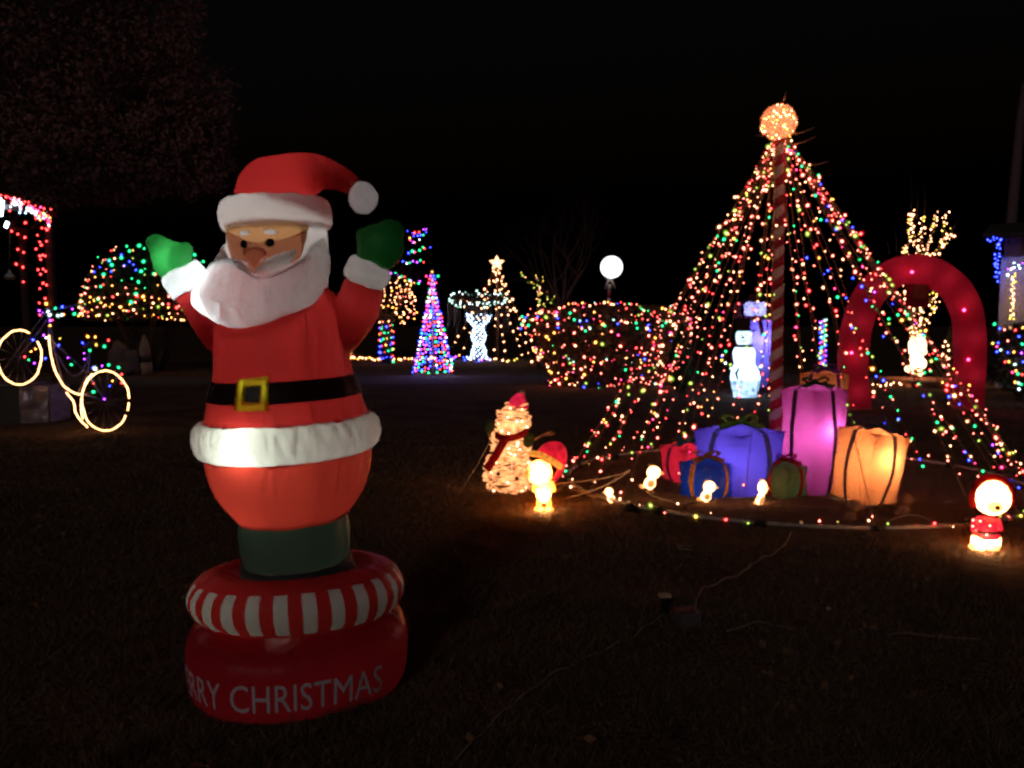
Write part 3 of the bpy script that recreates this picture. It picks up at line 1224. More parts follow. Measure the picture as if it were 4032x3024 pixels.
for a, side in angs:
    i = cnt.get(side, 0)
    cnt[side] = i + 1
    ar = math.radians(a + random.uniform(-2, 2))
    end = rp(ar)
    st = Vector((polex - .03, TC.y, topz)) + Vector((0.05 * math.cos(ar), 0.05 * math.sin(ar), random.uniform(-.05, .03)))
    pts = []
    sag = random.uniform(-.02, .05)
    sw = random.uniform(-.11, .11)
    for k in range(15):
        t = k / 14
        p = st.lerp(end, t)
        h = 4 * t * (1 - t)
        p.z -= sag * h
        p += Vector((-math.sin(ar), math.cos(ar), 0)) * (sw * h + .02 * math.sin(9 * t + a)) + Vector((0, 0, .012 * math.sin(17 * t + a)))
        pts.append(p)
    where = {'left': 'on the left slope, %s from its outer left edge', 'rear': 'on the far side behind the pole, %s from the right',
             'right': 'on the right slope, %s in order round the ring', 'front': 'on the near side over the gifts, %s from the left'}[side]
    light_string('strand of small lights ' + where % ordinal(i), 'light strand', pts, 0.138 if side != 'front' else 0.185,
                 PAL_R if side == 'right' else PAL_L, 0.0098 if side != 'front' else 0.0085, group='strands of the light tree', wire=M_WIREB, wr=0.0036, jit=0.04, rv=0.35, name='light_strand', drop=.06 if side != 'front' else .45)

# a second strand of big coloured bulbs woven through the right slope
big = [(3223, 690, 'green'), (3232, 725, 'blue'), (3128, 600, 'purple'), (3110, 590, 'purple'), (3255, 868, 'blue'), (3232, 865, 'green'), (3262, 812, 'blue'), (3260, 1065, 'blue'),
       (3385, 1022, 'green'), (3358, 1095, 'blue'), (3298, 1170, 'green'), (3410, 1183, 'blue'), (3443, 1150, 'purple'), (3500, 1256, 'green'), (3535, 1240, 'green'), (3478, 1325, 'blue'),
       (3355, 1290, 'blue'), (3417, 1390, 'green'), (3435, 1452, 'gold'), (3450, 1482, 'blue'), (3507, 1562, 'green'), (3664, 1460, 'green'), (3640, 1468, 'green'), (3736, 1562, 'blue'),
       (3690, 1663, 'green'), (3752, 1687, 'green'), (3838, 1678, 'green'), (3538, 1650, 'blue'), (3590, 1728, 'green'), (3800, 1780, 'blue'), (3908, 1752, 'purple'), (3930, 1785, 'blue'),
       (3815, 1812, 'blue'), (3622, 1808, 'blue'), (3634, 1836, 'green'), (3969, 1895, 'blue'), (3870, 1855, 'green'), (4010, 2010, 'blue')]
# walk the bulbs from the top down along the slope
bs = thing('light_strand', 'strand of larger blue and green bulbs woven down the right slope of the strand tree', 'light strand', rp(math.radians(5)), 'strands of the light tree')
prev = None
P3 = []
for (x, y, c) in big:
    t = max(0.0, min(1.0, (y - 560) / 1300))
    d = 7.45 - (0.25 + 0.5 * math.sin(x * .05)) * t
    P3.append((W(x, y, d), c, 0.017 if (x, y) in ((3736, 1562),) else 0.0125))
P3[18] = (P3[18][0], 'gold', 0.020)
mb = MB()
order = sorted(P3, key=lambda q: -q[0].z)
for (p, c, r), (p2, c2, r2) in zip(order[:-1], order[1:]):
    if (p - p2).length < 1.2:
        mid = p.lerp(p2, .5) - Vector((0, 0, .02))
        mb.tube([p, mid, p2], 0.0025, 4, cap=False)
mb.build('wire', M_WIRE, bs)
for p, c, r in P3:
    bulb(p, c, r, bs, 1.1)

# lights clipped to the front pipes
pts = [rp(math.radians(a), 0.05 + .012 * math.sin(a * 3)) for a in range(196, 352, 3)]
light_string('string of small lights clipped along the front pipes of the ring', 'light string', pts, 0.125, [('salmon', 5), ('red', 4), ('lime', 5), ('warm', 4), ('yellow', 3), ('dim', 3)], 0.0092, jit=.03, rv=.4, drop=.1)
pts = [rp(math.radians(a), 0.06 + .015 * math.sin(a * 3)) for a in range(20, 196, 4)]
light_string('string of small lights along the rear pipes of the ring', 'light string', pts, 0.17, [('salmon', 5), ('red', 5), ('warm', 5), ('green', 2), ('gold', 2), ('white', 1)], 0.011, jit=.05, rv=.35)


# ================================================================== glowing inflatable gifts
def gift(label, cx, ybase, wd, hgt, col, tcol, rib, power, hot, lampoff, rot, bulge=0.16, taper=0.0, lamp_col=(1, 1, 1), bowc=None, d=None, ribw=0.085):
    g = G(cx, ybase) if d is None else Vector((W(cx, ybase, d).x, d, 0))
    # ybase is the front bottom; push the centre back by half the depth
    half = wd / 2
    c = Vector((g.x * (g.y + half) / g.y, g.y + half, 0))
    root = thing('inflatable_gift', label, 'inflatable gift', c, 'inflatable gifts under the light tree')
    mt = nylon('gift_' + label.split()[0] + '_' + label.split()[1], col, tcol, 0.55, 0.15, (5, 5, 2))
    rib = tuple(min(.8, 1.9 * q) for q in rib)
    bowc = tuple(min(.8, 2.2 * q) for q in bowc) if bowc else None
    mr = nylon('ribbon_' + label.split()[0] + '_' + label.split()[1], rib, rib, 0.5, 0.4)
    R = Matrix.Rotation(math.radians(rot), 3, 'Z')

    def srf(face, u, v, off=0.0):
        # u,v in -1..1; faces 0..3 sides, 4 top
        b = bulge * (1 - u * u) * (1 - v * v) * 1.0
        if face < 4:
            a = Matrix.Rotation(face * math.pi / 2, 3, 'Z')
            hf = half * (1 + taper * (v * .5 + .5))
            e = 1 - 0.05 * (1 - v * v)            # corners flare
            q = Vector((u * hf * e, -(hf * e + b * wd * 1.1 + off), hgt / 2 + v * hgt / 2))
            q = a @ q
        else:
            hf = half * (1 + taper)
            q = Vector((u * hf, v * hf, hgt + b * wd * .7 + off - 0.04 * wd * (u * u * v * v)))
        q = q + Vector((noise.noise(q * 5), noise.noise(q * 5 + Vector((4, 0, 0))), noise.noise(q * 5 + Vector((0, 4, 0))) * .5)) * 0.012
        q.z = max(q.z, 0.004)
        return c + R @ q
    mb = MB()
    n = 14
    for fc in range(5):
        b0 = len(mb.v)
        for i in range(n + 1):
            for j in range(n + 1):
                mb.v.append(tuple(srf(fc, -1 + 2 * i / n, -1 + 2 * j / n)))
        for i in range(n):
            for j in range(n):
                mb.f.append((b0 + i * (n + 1) + j, b0 + (i + 1) * (n + 1) + j, b0 + (i + 1) * (n + 1) + j + 1, b0 + i * (n + 1) + j + 1))
    mb.build('box', mt, root)
    rw = ribw / wd
    for fc in range(4):
        mb = MB()
        for j in range(n + 1):
            for s_ in (-1, 0, 1):
                v = -1 + 2 * j / n
                mb.v.append(tuple(srf(fc, s_ * rw, v, 0.006)))
        for j in range(n):
            for s_ in (0, 1):
                mb.f.append((j * 3 + s_, j * 3 + s_ + 1, j * 3 + s_ + 4, j * 3 + s_ + 3))
        mb.build('ribbon', mr, root)
    for k in (0, 1):
        mb = MB()
        for j in range(n + 1):
            for s_ in (-1, 0, 1):
                t = -1 + 2 * j / n
                mb.v.append(tuple(srf(4, *((s_ * rw, t) if k == 0 else (t, s_ * rw)), 0.006 + 0.002 * k)))
        for j in range(n):
            for s_ in (0, 1):
                mb.f.append((j * 3 + s_, j * 3 + s_ + 1, j * 3 + s_ + 4, j * 3 + s_ + 3))
        mb.build('ribbon', mr, root)
    mbow = mr if bowc is None else nylon('bow_' + label.split()[0] + '_' + label.split()[1], bowc, bowc, 0.5, 0.4)
    top = srf(4, 0, 0, 0.01)
    bw = MB()
    bl = max(0.11, wd * 0.30)
    for s_ in (-1, 1):
        # loop and a notched tail on each side
        L = [top, top + Vector((s_ * bl * .5, -.02, bl * .42)), top + Vector((s_ * bl, -.03, bl * .30)), top + Vector((s_ * bl * .6, -.02, bl * .02)), top + Vector((0, 0, .01))]
        L = [Vector(p) for p in cr(L, 4)]
        bw.tube(L, [(bl * .28, .006)] * len(L), 8, flat=Vector((0, 1, 0)))
        Tt = [Vector(p) for p in cr([top, top + Vector((s_ * bl * .6, -.06, -.01)), top + Vector((s_ * bl * 1.15, -.10, -bl * .25))], 4)]
        bw.tube(Tt, [(bl * .24 * (1 + .4 * k / len(Tt)), .005) for k in range(len(Tt))], 8, flat=Vector((0, 1, .4)))
    bw.ball(top + Vector((0, -.01, .02)), bl * .17, 10, 8)
    bw.build('bow', mbow, root)
    lamp('gift_lamp', c + Vector((0, 0, hgt * .5)), power, lamp_col, root, 0.05)
    lamp('gift_lamp', c + Vector((lampoff[0], lampoff[1], lampoff[2])), hot, lamp_col, root, 0.05)
    return root


gift('red inflatable gift with teal bow, leftmost of the pile', 2708, 1905, .36, .33, (0.36, 0.01, 0.02), (0.70, 0.016, 0.045), (0.07, 0.05, 0.16), 2.0, 0.7, (.03, -.14, .20), 24, bowc=(0.02, .16, .19), taper=.08, ribw=.045)
gift('violet inflatable gift with lime bow behind the small blue one', 2905, 1955, .54, .55, (0.07, 0.04, 0.40), (0.13, 0.08, 0.80), (0.07, 0.10, 0.08), 3.4, 1.6, (-.08, -.20, .32), 30, bowc=(.14, .32, .04), taper=.05, ribw=.06)
gift('small dark blue inflatable gift with gold ribbon, front of the pile', 2780, 1968, .33, .30, (0.01, 0.03, 0.25), (0.012, 0.07, 0.50), (0.42, 0.22, 0.03), 0.50, 0.10, (-.08, -.10, .10), 40, taper=.03, ribw=.05)
gift('small green inflatable gift with red bow beside the violet one', 3080, 1962, .30, .27, (0.10, 0.12, 0.04), (0.15, 0.20, 0.06), (0.32, 0.02, 0.02), 0.30, 0.04, (.05, -.10, .10), 35, taper=.03, ribw=.05)
gift('tall magenta inflatable gift with dark bow by the striped pole', 3195, 1950, .38, .93, (0.40, 0.04, 0.24), (0.85, 0.11, 0.50), (0.025, 0.03, 0.03), 2.8, 2.6, (.07, -.17, .58), 24, bowc=(.03, .10, .04), taper=.05, ribw=.05)
gift('pale orange inflatable gift with violet ribbon standing behind the magenta one', 3235, 1830, .33, 1.00, (0.50, 0.16, 0.05), (0.75, 0.22, 0.07), (0.10, 0.03, 0.22), 2.4, 0.3, (.0, -.08, .85), 25, d=8.0, taper=.03, ribw=.05)
gr = gift('bright orange inflatable gift with slate ribbon, nearest and rightmost', 3395, 1990, .37, .60, (0.52, 0.15, 0.04), (0.92, 0.27, 0.085), (0.04, 0.05, 0.09), 2.4, 6.0, (.04, -.14, .40), 22, taper=.10, lamp_col=(1, .86, .66), bowc=(.03, .045, .09), ribw=.04)
gr.rotation_euler = (0, math.radians(8), 0)


# ================================================================== twig snowman
SN = G(2015, 1930)
M_TWIG = glow('lit_vine', (1.0, 0.40, 0.15), 1.1, (0.55, 0.40, 0.28), 0.95, 14)
M_FELT = nylon('red_felt', (0.42, 0.008, 0.02), (0.5, 0.01, 0.03), 0.3, 0.5)
M_LEAF = solid('green_felt', (0.03, 0.09, 0.03), 0.8)
sn = thing('vine_snowman', 'glowing snowman woven from vines with red hat and scarf', 'snowman', SN, 'small lit lawn figures')
kk = SN.y / F_PX
rng = random.Random(8)


def snp(px, py, dy=0.0):
    return W(px, py, SN.y + dy)


for nm, cx, cy, rx, ry in (('body', 2003, 1860, 100, 96), ('chest', 2012, 1745, 80, 72), ('head', 2022, 1655, 68, 64)):
    mb = MB()
    C = snp(cx, cy)
    A, B = rx * kk, ry * kk
    for k in range(30 if nm == 'body' else 24):
        zz = -0.93 + 1.86 * (k + .5) / (30 if nm == 'body' else 24)
        rr = math.sqrt(1 - zz * zz)
        tx, ty = rng.gauss(0, .16), rng.gauss(0, .16)
        pts = []
        for t in np.linspace(0, 2 * math.pi, 26)[:-1]:
            x, y = math.cos(t) * rr * A * (1 + .05 * math.sin(3 * t + k)), math.sin(t) * rr * A * .9
            pts.append(C + Vector((x, y, zz * B + x * tx + y * ty)))
        mb.tube(pts, 0.0062 * rng.uniform(.7, 1.3), 5, closed=True)
    mb.build(nm, M_TWIG, sn)
    for k in range({'body': 16, 'chest': 11, 'head': 10}[nm]):
        t, zz = rng.uniform(0, 2 * math.pi), rng.uniform(-.85, .85)
        rr = math.sqrt(1 - zz * zz) * .9
        bulb(C + Vector((math.cos(t) * rr * A, -abs(math.sin(t)) * rr * A, zz * B)), 'warm', 0.016, sn)
mb = MB()
mb.tube([p for p in (snp(2040, 1605, 0), snp(2042, 1580, 0), snp(2050, 1560, 0), snp(2056, 1548, 0))], [42 * kk, 34 * kk, 20 * kk, 8 * kk], 14)
ht = mb.build('hat', glow('lit_red_hat', (1, .02, .08), .45, (.5, .01, .03), .9, 9), sn)
MB().ball(snp(2054, 1546), 12 * kk, 10, 8).build('pompom', M_CWHT, ht)
scf = MB()
P = [Vector(p) for p in cr([snp(1950, 1712, -.12), snp(1985, 1725, -.19), snp(2040, 1718, -.2), snp(2080, 1695, -.14)], 6)]
scf.tube(P, [(14 * kk, .008)] * len(P), 8, flat=Vector((0, 0, 1)))
P = [Vector(p) for p in cr([snp(1990, 1725, -.20), snp(1968, 1765, -.22), snp(1945, 1805, -.22), snp(1915, 1850, -.2)], 6)]
scf.tube(P, [(17 * kk, .007)] * len(P), 8, flat=Vector((1, 0, .5)))
scf.build('scarf', M_FELT, sn)
for (pts, nm) in (([(2098, 1735), (2130, 1718), (2160, 1702), (2178, 1700)], 'branch_arm'), ([(1950, 1735), (1925, 1715), (1912, 1685)], 'branch_arm'), ([(2150, 1708), (2168, 1712), (2186, 1706)], 'branch_arm')):
    MB().tube([snp(x, y, -.03) for x, y in pts], [0.012, .010, .008, .006][:len(pts)], 6).build(nm, M_STICK, sn)
for (x, y, r1, r2) in ((1926, 1678, 16, 26), (2082, 1732, 22, 32)):
    MB().ball(snp(x, y, -.16), (r1 * kk, .012, r2 * kk), 12, 10, rot=Matrix.Rotation(.3, 3, 'Y')).build('felt_leaf', M_LEAF, sn)
for (x, y) in ((1962, 1866), (2035, 1885)):
    MB().ball(snp(x, y, -.2), 8 * kk, 10, 8).build('coal_button', M_RUB, sn)
MB().tube([snp(2015, 1790, -.205), snp(2015, 1930, -.19)], .005, 6).build('stake', emit('stake_glow', (1, .6, .3), 1.2), sn)
rope = thing('guy_line', 'thin guy line from the vine snowman down to the lawn', 'line', G(1805, 1955))
MB().tube([snp(1948, 1700, -.05), snp(1880, 1830, -.3), G(1805, 1955) + Vector((0, 0, .01))], 0.004, 5).build('cord', M_WIREW, rope)

# ================================================================== lit chick in a Santa hat (generic lawn figure)
CH = G(2150, 2005)
ck = CH.y / F_PX
M_CHK = lit_shell('lit_yellow_plush', (1.0, 0.34, 0.05), 2.6, (.9, .6, .2), (0.8, .6, .2), 0.45, 16)
M_CHK2 = glow('lit_orange_plush', (1.0, 0.45, 0.07), 0.9, (0.8, .5, .2), 0.5, 20)
ch = thing('lit_chick', 'glowing yellow chick figure wearing a red Santa hat on the lawn', 'lit figure', CH, 'small lit lawn figures')


def cp(px, py, dy=0.0):
    return W(px, py, CH.y + dy)


mb = MB()
mb.ball(cp(2125, 1862), (50 * ck, 48 * ck, 52 * ck), 20, 14)
mb.ball(cp(2140, 1935), (32 * ck, 32 * ck, 48 * ck), 18, 12)
o = mb.build('body', M_CHK, ch)
o.modifiers.new('remesh', 'REMESH').voxel_size = 0.008
MB().tube([cp(2092, 1862, -.02), cp(2068, 1868, -.03), cp(2058, 1874, -.03)], [20 * ck, 13 * ck, 3 * ck], 10).build('beak', M_CHK2, ch)
MB().ball(cp(2098, 1845, -.09), 5 * ck, 8, 6).build('eye', M_RUB, ch)
for x, y in ((2108, 1915), (2174, 1915)):
    MB().ball(cp(x, y, -.03), (11 * ck, 11 * ck, 24 * ck), 10, 8, rot=Matrix.Rotation(.4 if x < 2140 else -.4, 3, 'Y')).build('wing', M_CHK, ch)
for x in (2122, 2162):
    MB().ball(cp(x, 2005, -.03), (20 * ck, 24 * ck, 11 * ck), 12, 8).build('foot', M_CHK, ch)
    MB().tube([cp(x, 1970), cp(x, 2005)], 9 * ck, 8).build('leg', M_CHK, ch)
P = cr([(*cp(2150, 1815), 50 * ck), (*cp(2168, 1785), 46 * ck), (*cp(2196, 1772), 32 * ck), (*cp(2214, 1800), 20 * ck), (*cp(2208, 1850), 13 * ck), (*cp(2180, 1895, -.05), 9 * ck)], 5)
h2 = MB().tube([p[:3] for p in P], [p[3] for p in P], 16).build('hat', glow('lit_red_felt', (1, .015, .04), 0.55, (.5, .01, .02), .5, 14), ch)
P = [Vector(p) for p in cr([cp(2092, 1785, -.02), cp(2130, 1792, -.15), cp(2180, 1818, -.15), cp(2208, 1838, -.02)], 5)]
MB().tube(P, 12 * ck, 10).build('hat_brim', glow('lit_orange_fur', (1, .32, .04), .8, (.7, .35, .1), .5, 30), h2)

lamp('chick_lamp', cp(2122, 1865, -.06), 4.5, (1, .66, .30), ch, .02)
lamp('chick_lamp', cp(2140, 1945, -.02), 2.5, (1, .66, .30), ch, .02)
lamp('chick_lamp', cp(2140, 1992, -.12), 3, (1, .6, .25), ch, .03)
# ================================================================== lit teddy in a red coat (generic lawn figure)
TD = G(3918, 2158)
tk = TD.y / F_PX
M_TED = lit_shell('lit_cream_plush', (1.0, 0.34, 0.10), 2.2, (.9, .7, .45), (0.8, .7, .5), 0.35, 14)
M_TRED = glow('lit_red_coat', (1.0, 0.015, 0.05), 0.75, (.5, .01, .02), 0.5, 14)
td = thing('lit_teddy', 'glowing cream teddy figure in a red coat and hood, nearest on the right', 'lit figure', TD, 'small lit lawn figures')


def tp(px, py, dy=0.0):
    return W(px, py, TD.y + dy)


MB().ball(tp(3908, 1960), (66 * tk, 60 * tk, 70 * tk), 24, 18).build('head', M_TED, td)
MB().ball(tp(3918, 1996, -.12), (30 * tk, 22 * tk, 24 * tk), 14, 10).build('muzzle', M_TED, td)
MB().ball(tp(3928, 2000, -.165), 10 * tk, 10, 8).build('nose', M_RUB, td)
for x in (3888, 3936):
    MB().ball(tp(x, 1948, -.125), 5 * tk, 8, 6).build('eye', M_RUB, td)
for x in (3846, 3962):
    MB().ball(tp(x, 1925, .03), (24 * tk, 12 * tk, 24 * tk), 14, 10).build('ear', solid('dark_red_plush', (.16, .01, .02), .9), td)
hd = MB()
P = [tp(3908 + 76 * math.cos(t), 1958 - 78 * math.sin(t), .03) for t in np.linspace(-.5, math.pi + .5, 18)]
hd.tube(P, 15 * tk, 10)
hd.build('hood', nylon('red_hood', (.30, .008, .02), (.4, .01, .03), .3, .4), td)
mb = MB()
mb.tube([tp(3888, 2040), tp(3886, 2060), tp(3884, 2085), tp(3884, 2115)], [38 * tk, 46 * tk, 48 * tk, 46 * tk], 18)
ct = mb.build('coat', M_TRED, td)
MB().tube([tp(3884, 2083), tp(3884, 2094)], [49.5 * tk, 49.5 * tk], 20).build('belt', M_RUB, ct)
for x, sgn in ((3838, -1), (3932, 1)):
    MB().tube([tp(3884 + sgn * 40, 2050, -.02), tp(x, 2072, -.05), tp(x + sgn * 4, 2088, -.07)], [15 * tk, 15 * tk, 12 * tk], 10).build('arm', M_TRED, td)
for x in (3852, 3908):
    MB().tube([tp(x + 4, 2112), tp(x, 2140), tp(x - 4, 2158, -.02)], [27 * tk, 28 * tk, 26 * tk], 14).build('leg', M_TED, td)
    MB().ball(tp(x - 6, 2155, -.04), (30 * tk, 34 * tk, 14 * tk), 14, 8).build('foot', M_TED, td)
for (x, y) in ((3860, 2052), (3830, 2072), (3898, 2070), (3885, 2106), (3832, 2048)):
    bulb(tp(x, y, -.13), 'salmon', 0.010, td)


lamp('teddy_lamp', tp(3905, 1962, -.06), 7, (1, .72, .42), td, .03)
lamp('teddy_lamp', tp(3852, 2140, -.02), 2.5, (1, .7, .4), td, .02)
lamp('teddy_lamp', tp(3908, 2140, -.02), 2.5, (1, .7, .4), td, .02)
lamp('teddy_lamp', tp(3884, 2150, -.14), 3, (1, .6, .3), td, .03)
# ================================================================== little birds on a cable
M_BIRD = glow('lit_white_bird', (1.0, 0.42, 0.15), 9.0, (0.8, .7, .5), 0.4, 30)
M_BIRDW = glow('lit_bird_base', (1.0, 0.40, 0.12), 0.8, (0.7, .5, .3), 0.5, 40)
M_BIRD0 = solid('unlit_woven_bird', (0.32, 0.19, 0.11), 0.8, var=.4, scale=60, bump=.6)


def bird(label, px, py, hpx, lit, face, narrow=1.0):
    d0 = 6.55 if px < 3200 else 6.0
    k = d0 / F_PX
    root = thing('cable_bird', label, 'lit bird' if lit else 'unlit bird', W(px, py, d0), 'little birds along the cable')
    h = hpx * k
    P0 = W(px, py, d0)

    def q(x, z, y=0.0):
        return P0 + Vector((face * x * h * narrow, y * h, z * h))
    m1, m2 = (M_BIRD, M_BIRDW) if lit else (M_BIRD0, M_BIRD0)
    mb = MB()
    mb.tube([q(-.18, .10), q(-.06, .28), q(.02, .48)], [(.16 * h * narrow, .15 * h), (.24 * h * narrow, .22 * h), (.15 * h * narrow, .15 * h)], 14, flat=Vector((1, 0, 0)))
    mb.build('body', m1 if lit else m2, root)
    MB().ball(q(.08, .72), (.27 * h * narrow, .24 * h, .25 * h), 14, 10).build('head', m1, root)
    MB().tube([q(.26, .70), q(.44, .68), q(.50, .66)], [.09 * h, .06 * h, .01 * h], 8).build('beak', m2, root)
    MB().tube([q(-.24, .16), q(-.40, .14), q(-.48, .18)], [(.09 * h, .03 * h), (.10 * h, .02 * h), (.06 * h, .01 * h)], 8).build('tail', m2, root)
    for s_ in (-1, 1):
        MB().ball(q(-.06, .30, s_ * .2), (.15 * h * narrow, .05 * h, .17 * h), 10, 8, rot=Matrix.Rotation(.5 * face, 3, 'Y')).build('wing', m2, root)
        MB().tube([q(-.04 + s_ * .07, .06), q(-.02 + s_ * .10, -.12), q(.08 + s_ * .10, -.16)], [.025 * h] * 3, 5).build('leg', M_BIRD0, root)
    for s_ in (-1, 0, 1):
        MB().tube([q(.04 + s_ * .05, .92), q(-.02 + s_ * .10, 1.03)], [.025 * h, .012 * h], 5).build('crest', m2, root)
    for s_ in (-1, 1):
        MB().ball(q(.20, .76, s_ * .19), .035 * h, 8, 6).build('eye', M_RUB, root)
    return root


bird('glowing white bird slumped low at the left end of the cable', 2402, 1980, 62, True, -1)
bird('glowing white bird in front of the red gift', 2565, 1930, 100, True, 1)
bird('glowing white bird in front of the small blue gift', 2785, 1978, 88, True, 1)
bird('narrow glowing bird seen end on beside the green gift', 2996, 1998, 112, True, 1, .55)
bird('unlit brown bird in front of the bright orange gift', 3355, 2062, 100, False, 1)
bird('unlit brown bird on the cable right of the bright orange gift', 3566, 2032, 92, False, 1)
cab = thing('cable', 'pale sagging cable linking the little birds across the front', 'cable', G(2200, 1985))
pts = [(2190, 1905), (2330, 1890), (2440, 1868), (2480, 1850), (2440, 1880), (2350, 1925), (2190, 1975)]
MB().tube([W(x, y, 6.7) for x, y in [tuple(p) for p in cr(pts, 5)]], .0055, 5).build('cord', M_WIREW, cab)
pts = [(2545, 1935), (2600, 1965), (2680, 1980), (2740, 1972), (2790, 1945)]
MB().tube([W(x, y, 6.55) for x, y in [tuple(p) for p in cr(pts, 5)]], .0055, 5).build('cord', M_WIREW, cab)
pts = [(3300, 2105), (3420, 2085), (3490, 2055), (3560, 2030), (3620, 2032), (3690, 2060), (3760, 2055), (3830, 2040)]
MB().tube([W(x, y, 5.95) for x, y in [tuple(p) for p in cr(pts, 5)]], .005, 5).build('cord', M_WIREW, cab)
for pts in ([(2890, 1962), (2990, 1958)], [(3255, 1998), (3345, 2003)], [(3715, 1977), (3760, 1975)]):
    MB().tube([W(x, y, 6.4) for x, y in pts], .006, 5).build('cord', M_WIREW, cab)

# loose pipe and stake pieces by the ring
for lab, a, b, m_ in (('broken pale stake lying left of the small lit birds', (2262, 1945), (2345, 1972), M_STICK), ('bent tan pipe on the lawn behind the lit chick', (2195, 1945), (2240, 1925), M_STICK)):
    A, B = G(*a) + Vector((0, 0, .03)), G(*b) + Vector((0, 0, .02))
    o = MB().tube([A, A.lerp(B, .5) + Vector((0, 0, .02)), B], 0.014, 8).build('stake', m_)
    tag(o, lab, 'stake')
A = G(2462, 2025)
o = MB().tube([A + Vector((-.02, 0, .05)), A + Vector((.05, -.01, .06)), A + Vector((.12, -.02, .03))], [.03, .035, .022], 10).build('rubber_plug', M_RUB)
tag(o, 'black rubber plug at the left end of the front pipes', 'plug')

# ------------------------------------------------------------------ cords and bits on the dark lawn
cordm = solid('extension_cord_tan', (0.34, 0.27, 0.20), 0.6)
c1 = cr([G(3120, 2105), G(3085, 2160), G(3040, 2195), G(2990, 2215), G(2950, 2245), G(2930, 2262), G(2870, 2290), G(2780, 2325), G(2748, 2360), G(2738, 2405)], 6)
tag(MB().tube([Vector(p) + Vector((0, 0, .018 + .008 * math.sin(i * .9))) for i, p in enumerate(c1)], .0058, 6).build('extension_cord', cordm), 'tan extension cord running from the pipe ring to the junction box', 'cord')
c1 = cr([G(2618, 2432), G(2560, 2465), G(2490, 2520), G(2400, 2560), G(2280, 2620), G(2180, 2665), G(2080, 2740), G(1990, 2810), G(1900, 2900), G(1790, 3010), G(1700, 3090)], 6)
tag(MB().tube([Vector(p) + Vector((0, 0, .016 + .006 * math.sin(i * .9))) for i, p in enumerate(c1)], .0042, 6).build('extension_cord', cordm), 'tan extension cord snaking from the junction box towards the bottom edge', 'cord')
c1 = cr([G(2860, 2500), G(2930, 2480), G(2980, 2462), G(3050, 2475), G(3130, 2492)], 6)
tag(MB().tube([Vector(p) + Vector((0, 0, .018)) for p in c1], .0045, 6).build('twig', cordm), 'thin pale twig on the dark lawn right of the junction box', 'twig')
c1 = cr([G(3490, 2515), G(3560, 2505), G(3700, 2520), G(3860, 2530)], 6)
tag(MB().tube([Vector(p) + Vector((0, 0, .016)) for p in c1], .004, 6).build('twig', M_STICK), 'long faint twig on the dark lawn at far right', 'twig')
mbt = MB().tube([G(2725, 2178) + Vector((0, 0, .02)), G(2668, 2172) + Vector((0, 0, .02))], .006, 5)
mbt.tube([G(2668, 2172) + Vector((0, 0, .02)), G(2690, 2162) + Vector((0, 0, .025))], .005, 5)
tag(mbt.build('twig', M_STICK), 'small forked twig on the lawn in front of the lit birds', 'twig')
bx = G(2715, 2475)
jb = thing('junction_box', 'small dark junction box where the tan cords meet on the lawn', 'junction box', bx)
MB().box(bx + Vector((0, .05, .04)), (.11, .09, .07), .2).build('case', solid('grey_box', (.12, .10, .11), .6), jb, smooth=False)
MB().box(bx + Vector((-.02, .05, .078)), (.09, .07, .006), .2).build('lid', solid('red_lid', (.14, .03, .03), .6), jb, smooth=False)
wx = G(2616, 2415)
st = thing('power_stake', 'short black power stake with pale top beside the junction box', 'power stake', wx)
MB().box(wx + Vector((0, 0, .045)), (.035, .03, .09), .1).build('post', M_RUB, st, smooth=False)
MB().box(wx + Vector((0, 0, .096)), (.062, .045, .012), .1).build('cap', solid('pale_cap', (.62, .48, .32), .6), st, smooth=False)
tag(MB().ball(G(3262, 2405) + Vector((0, 0, .012)), (.016, .012, .012), 8, 6, fn=lambda d: 1 + .3 * noise.noise(d * 2)).build('pebble', solid('pebble', (.4, .35, .26), .8)), 'small pale pebble alone on the dark lawn', 'pebble')
# ================================================================== rope-light bicycle on the left
BD = G(440, 1702).y
bk = BD / F_PX
M_ROPE = emit('rope_light', (1.0, 0.44, 0.15), 9.0)
M_BMET = solid('blue_grey_metal', (0.10, 0.10, 0.20), 0.4, 0.6)
M_TINS = solid('tinsel_garland', (0.09, 0.10, 0.22), 0.5, var=.5, scale=50, bump=.5)
bike = thing('rope_light_bicycle', 'old bicycle outlined in warm rope light with coloured bulbs, front wheel raised', 'bicycle', G(440, 1702))


def bp(px, py, dy=0.0):
    return W(px, py, BD + dy)


def rope(pts, parent, closed=False, n=6, r=0.0085, name='rope_light'):
    P = cr([bp(*p) for p in pts], n, closed)
    P = [Vector(p) + Vector((random.uniform(-.004, .004), 0, random.uniform(-.004, .004))) for p in P]
    return MB().tube(P, [r * random.uniform(.75, 1.2) for _ in P], 7, closed=closed).build(name, M_ROPE, parent)


def wheel(name, cx, cy, rx, ry, a0, a1):
    w_ = MB().tube([bp(cx + rx * 1.03 * math.cos(t), cy - ry * 1.03 * math.sin(t), .02) for t in np.linspace(0, 2 * math.pi, 40)[:-1]], .012, 6, closed=True).build(name, M_RUB, bike)
    rope([(cx + rx * math.cos(t) * (1 + .02 * math.sin(5 * t)), cy - ry * math.sin(t)) for t in np.linspace(a0, a1, 26)], w_, n=2)
    for k in range(14):
        t = 2 * math.pi * k / 14 + .1
        MB().tube([bp(cx, cy, .02), bp(cx + rx * math.cos(t), cy - ry * math.sin(t), .02)], .0022, 4).build('spoke', M_BMET, w_)
    MB().tube([bp(cx, cy, -.05), bp(cx, cy, .08)], .022, 10).build('hub', M_BMET, w_)
    return w_


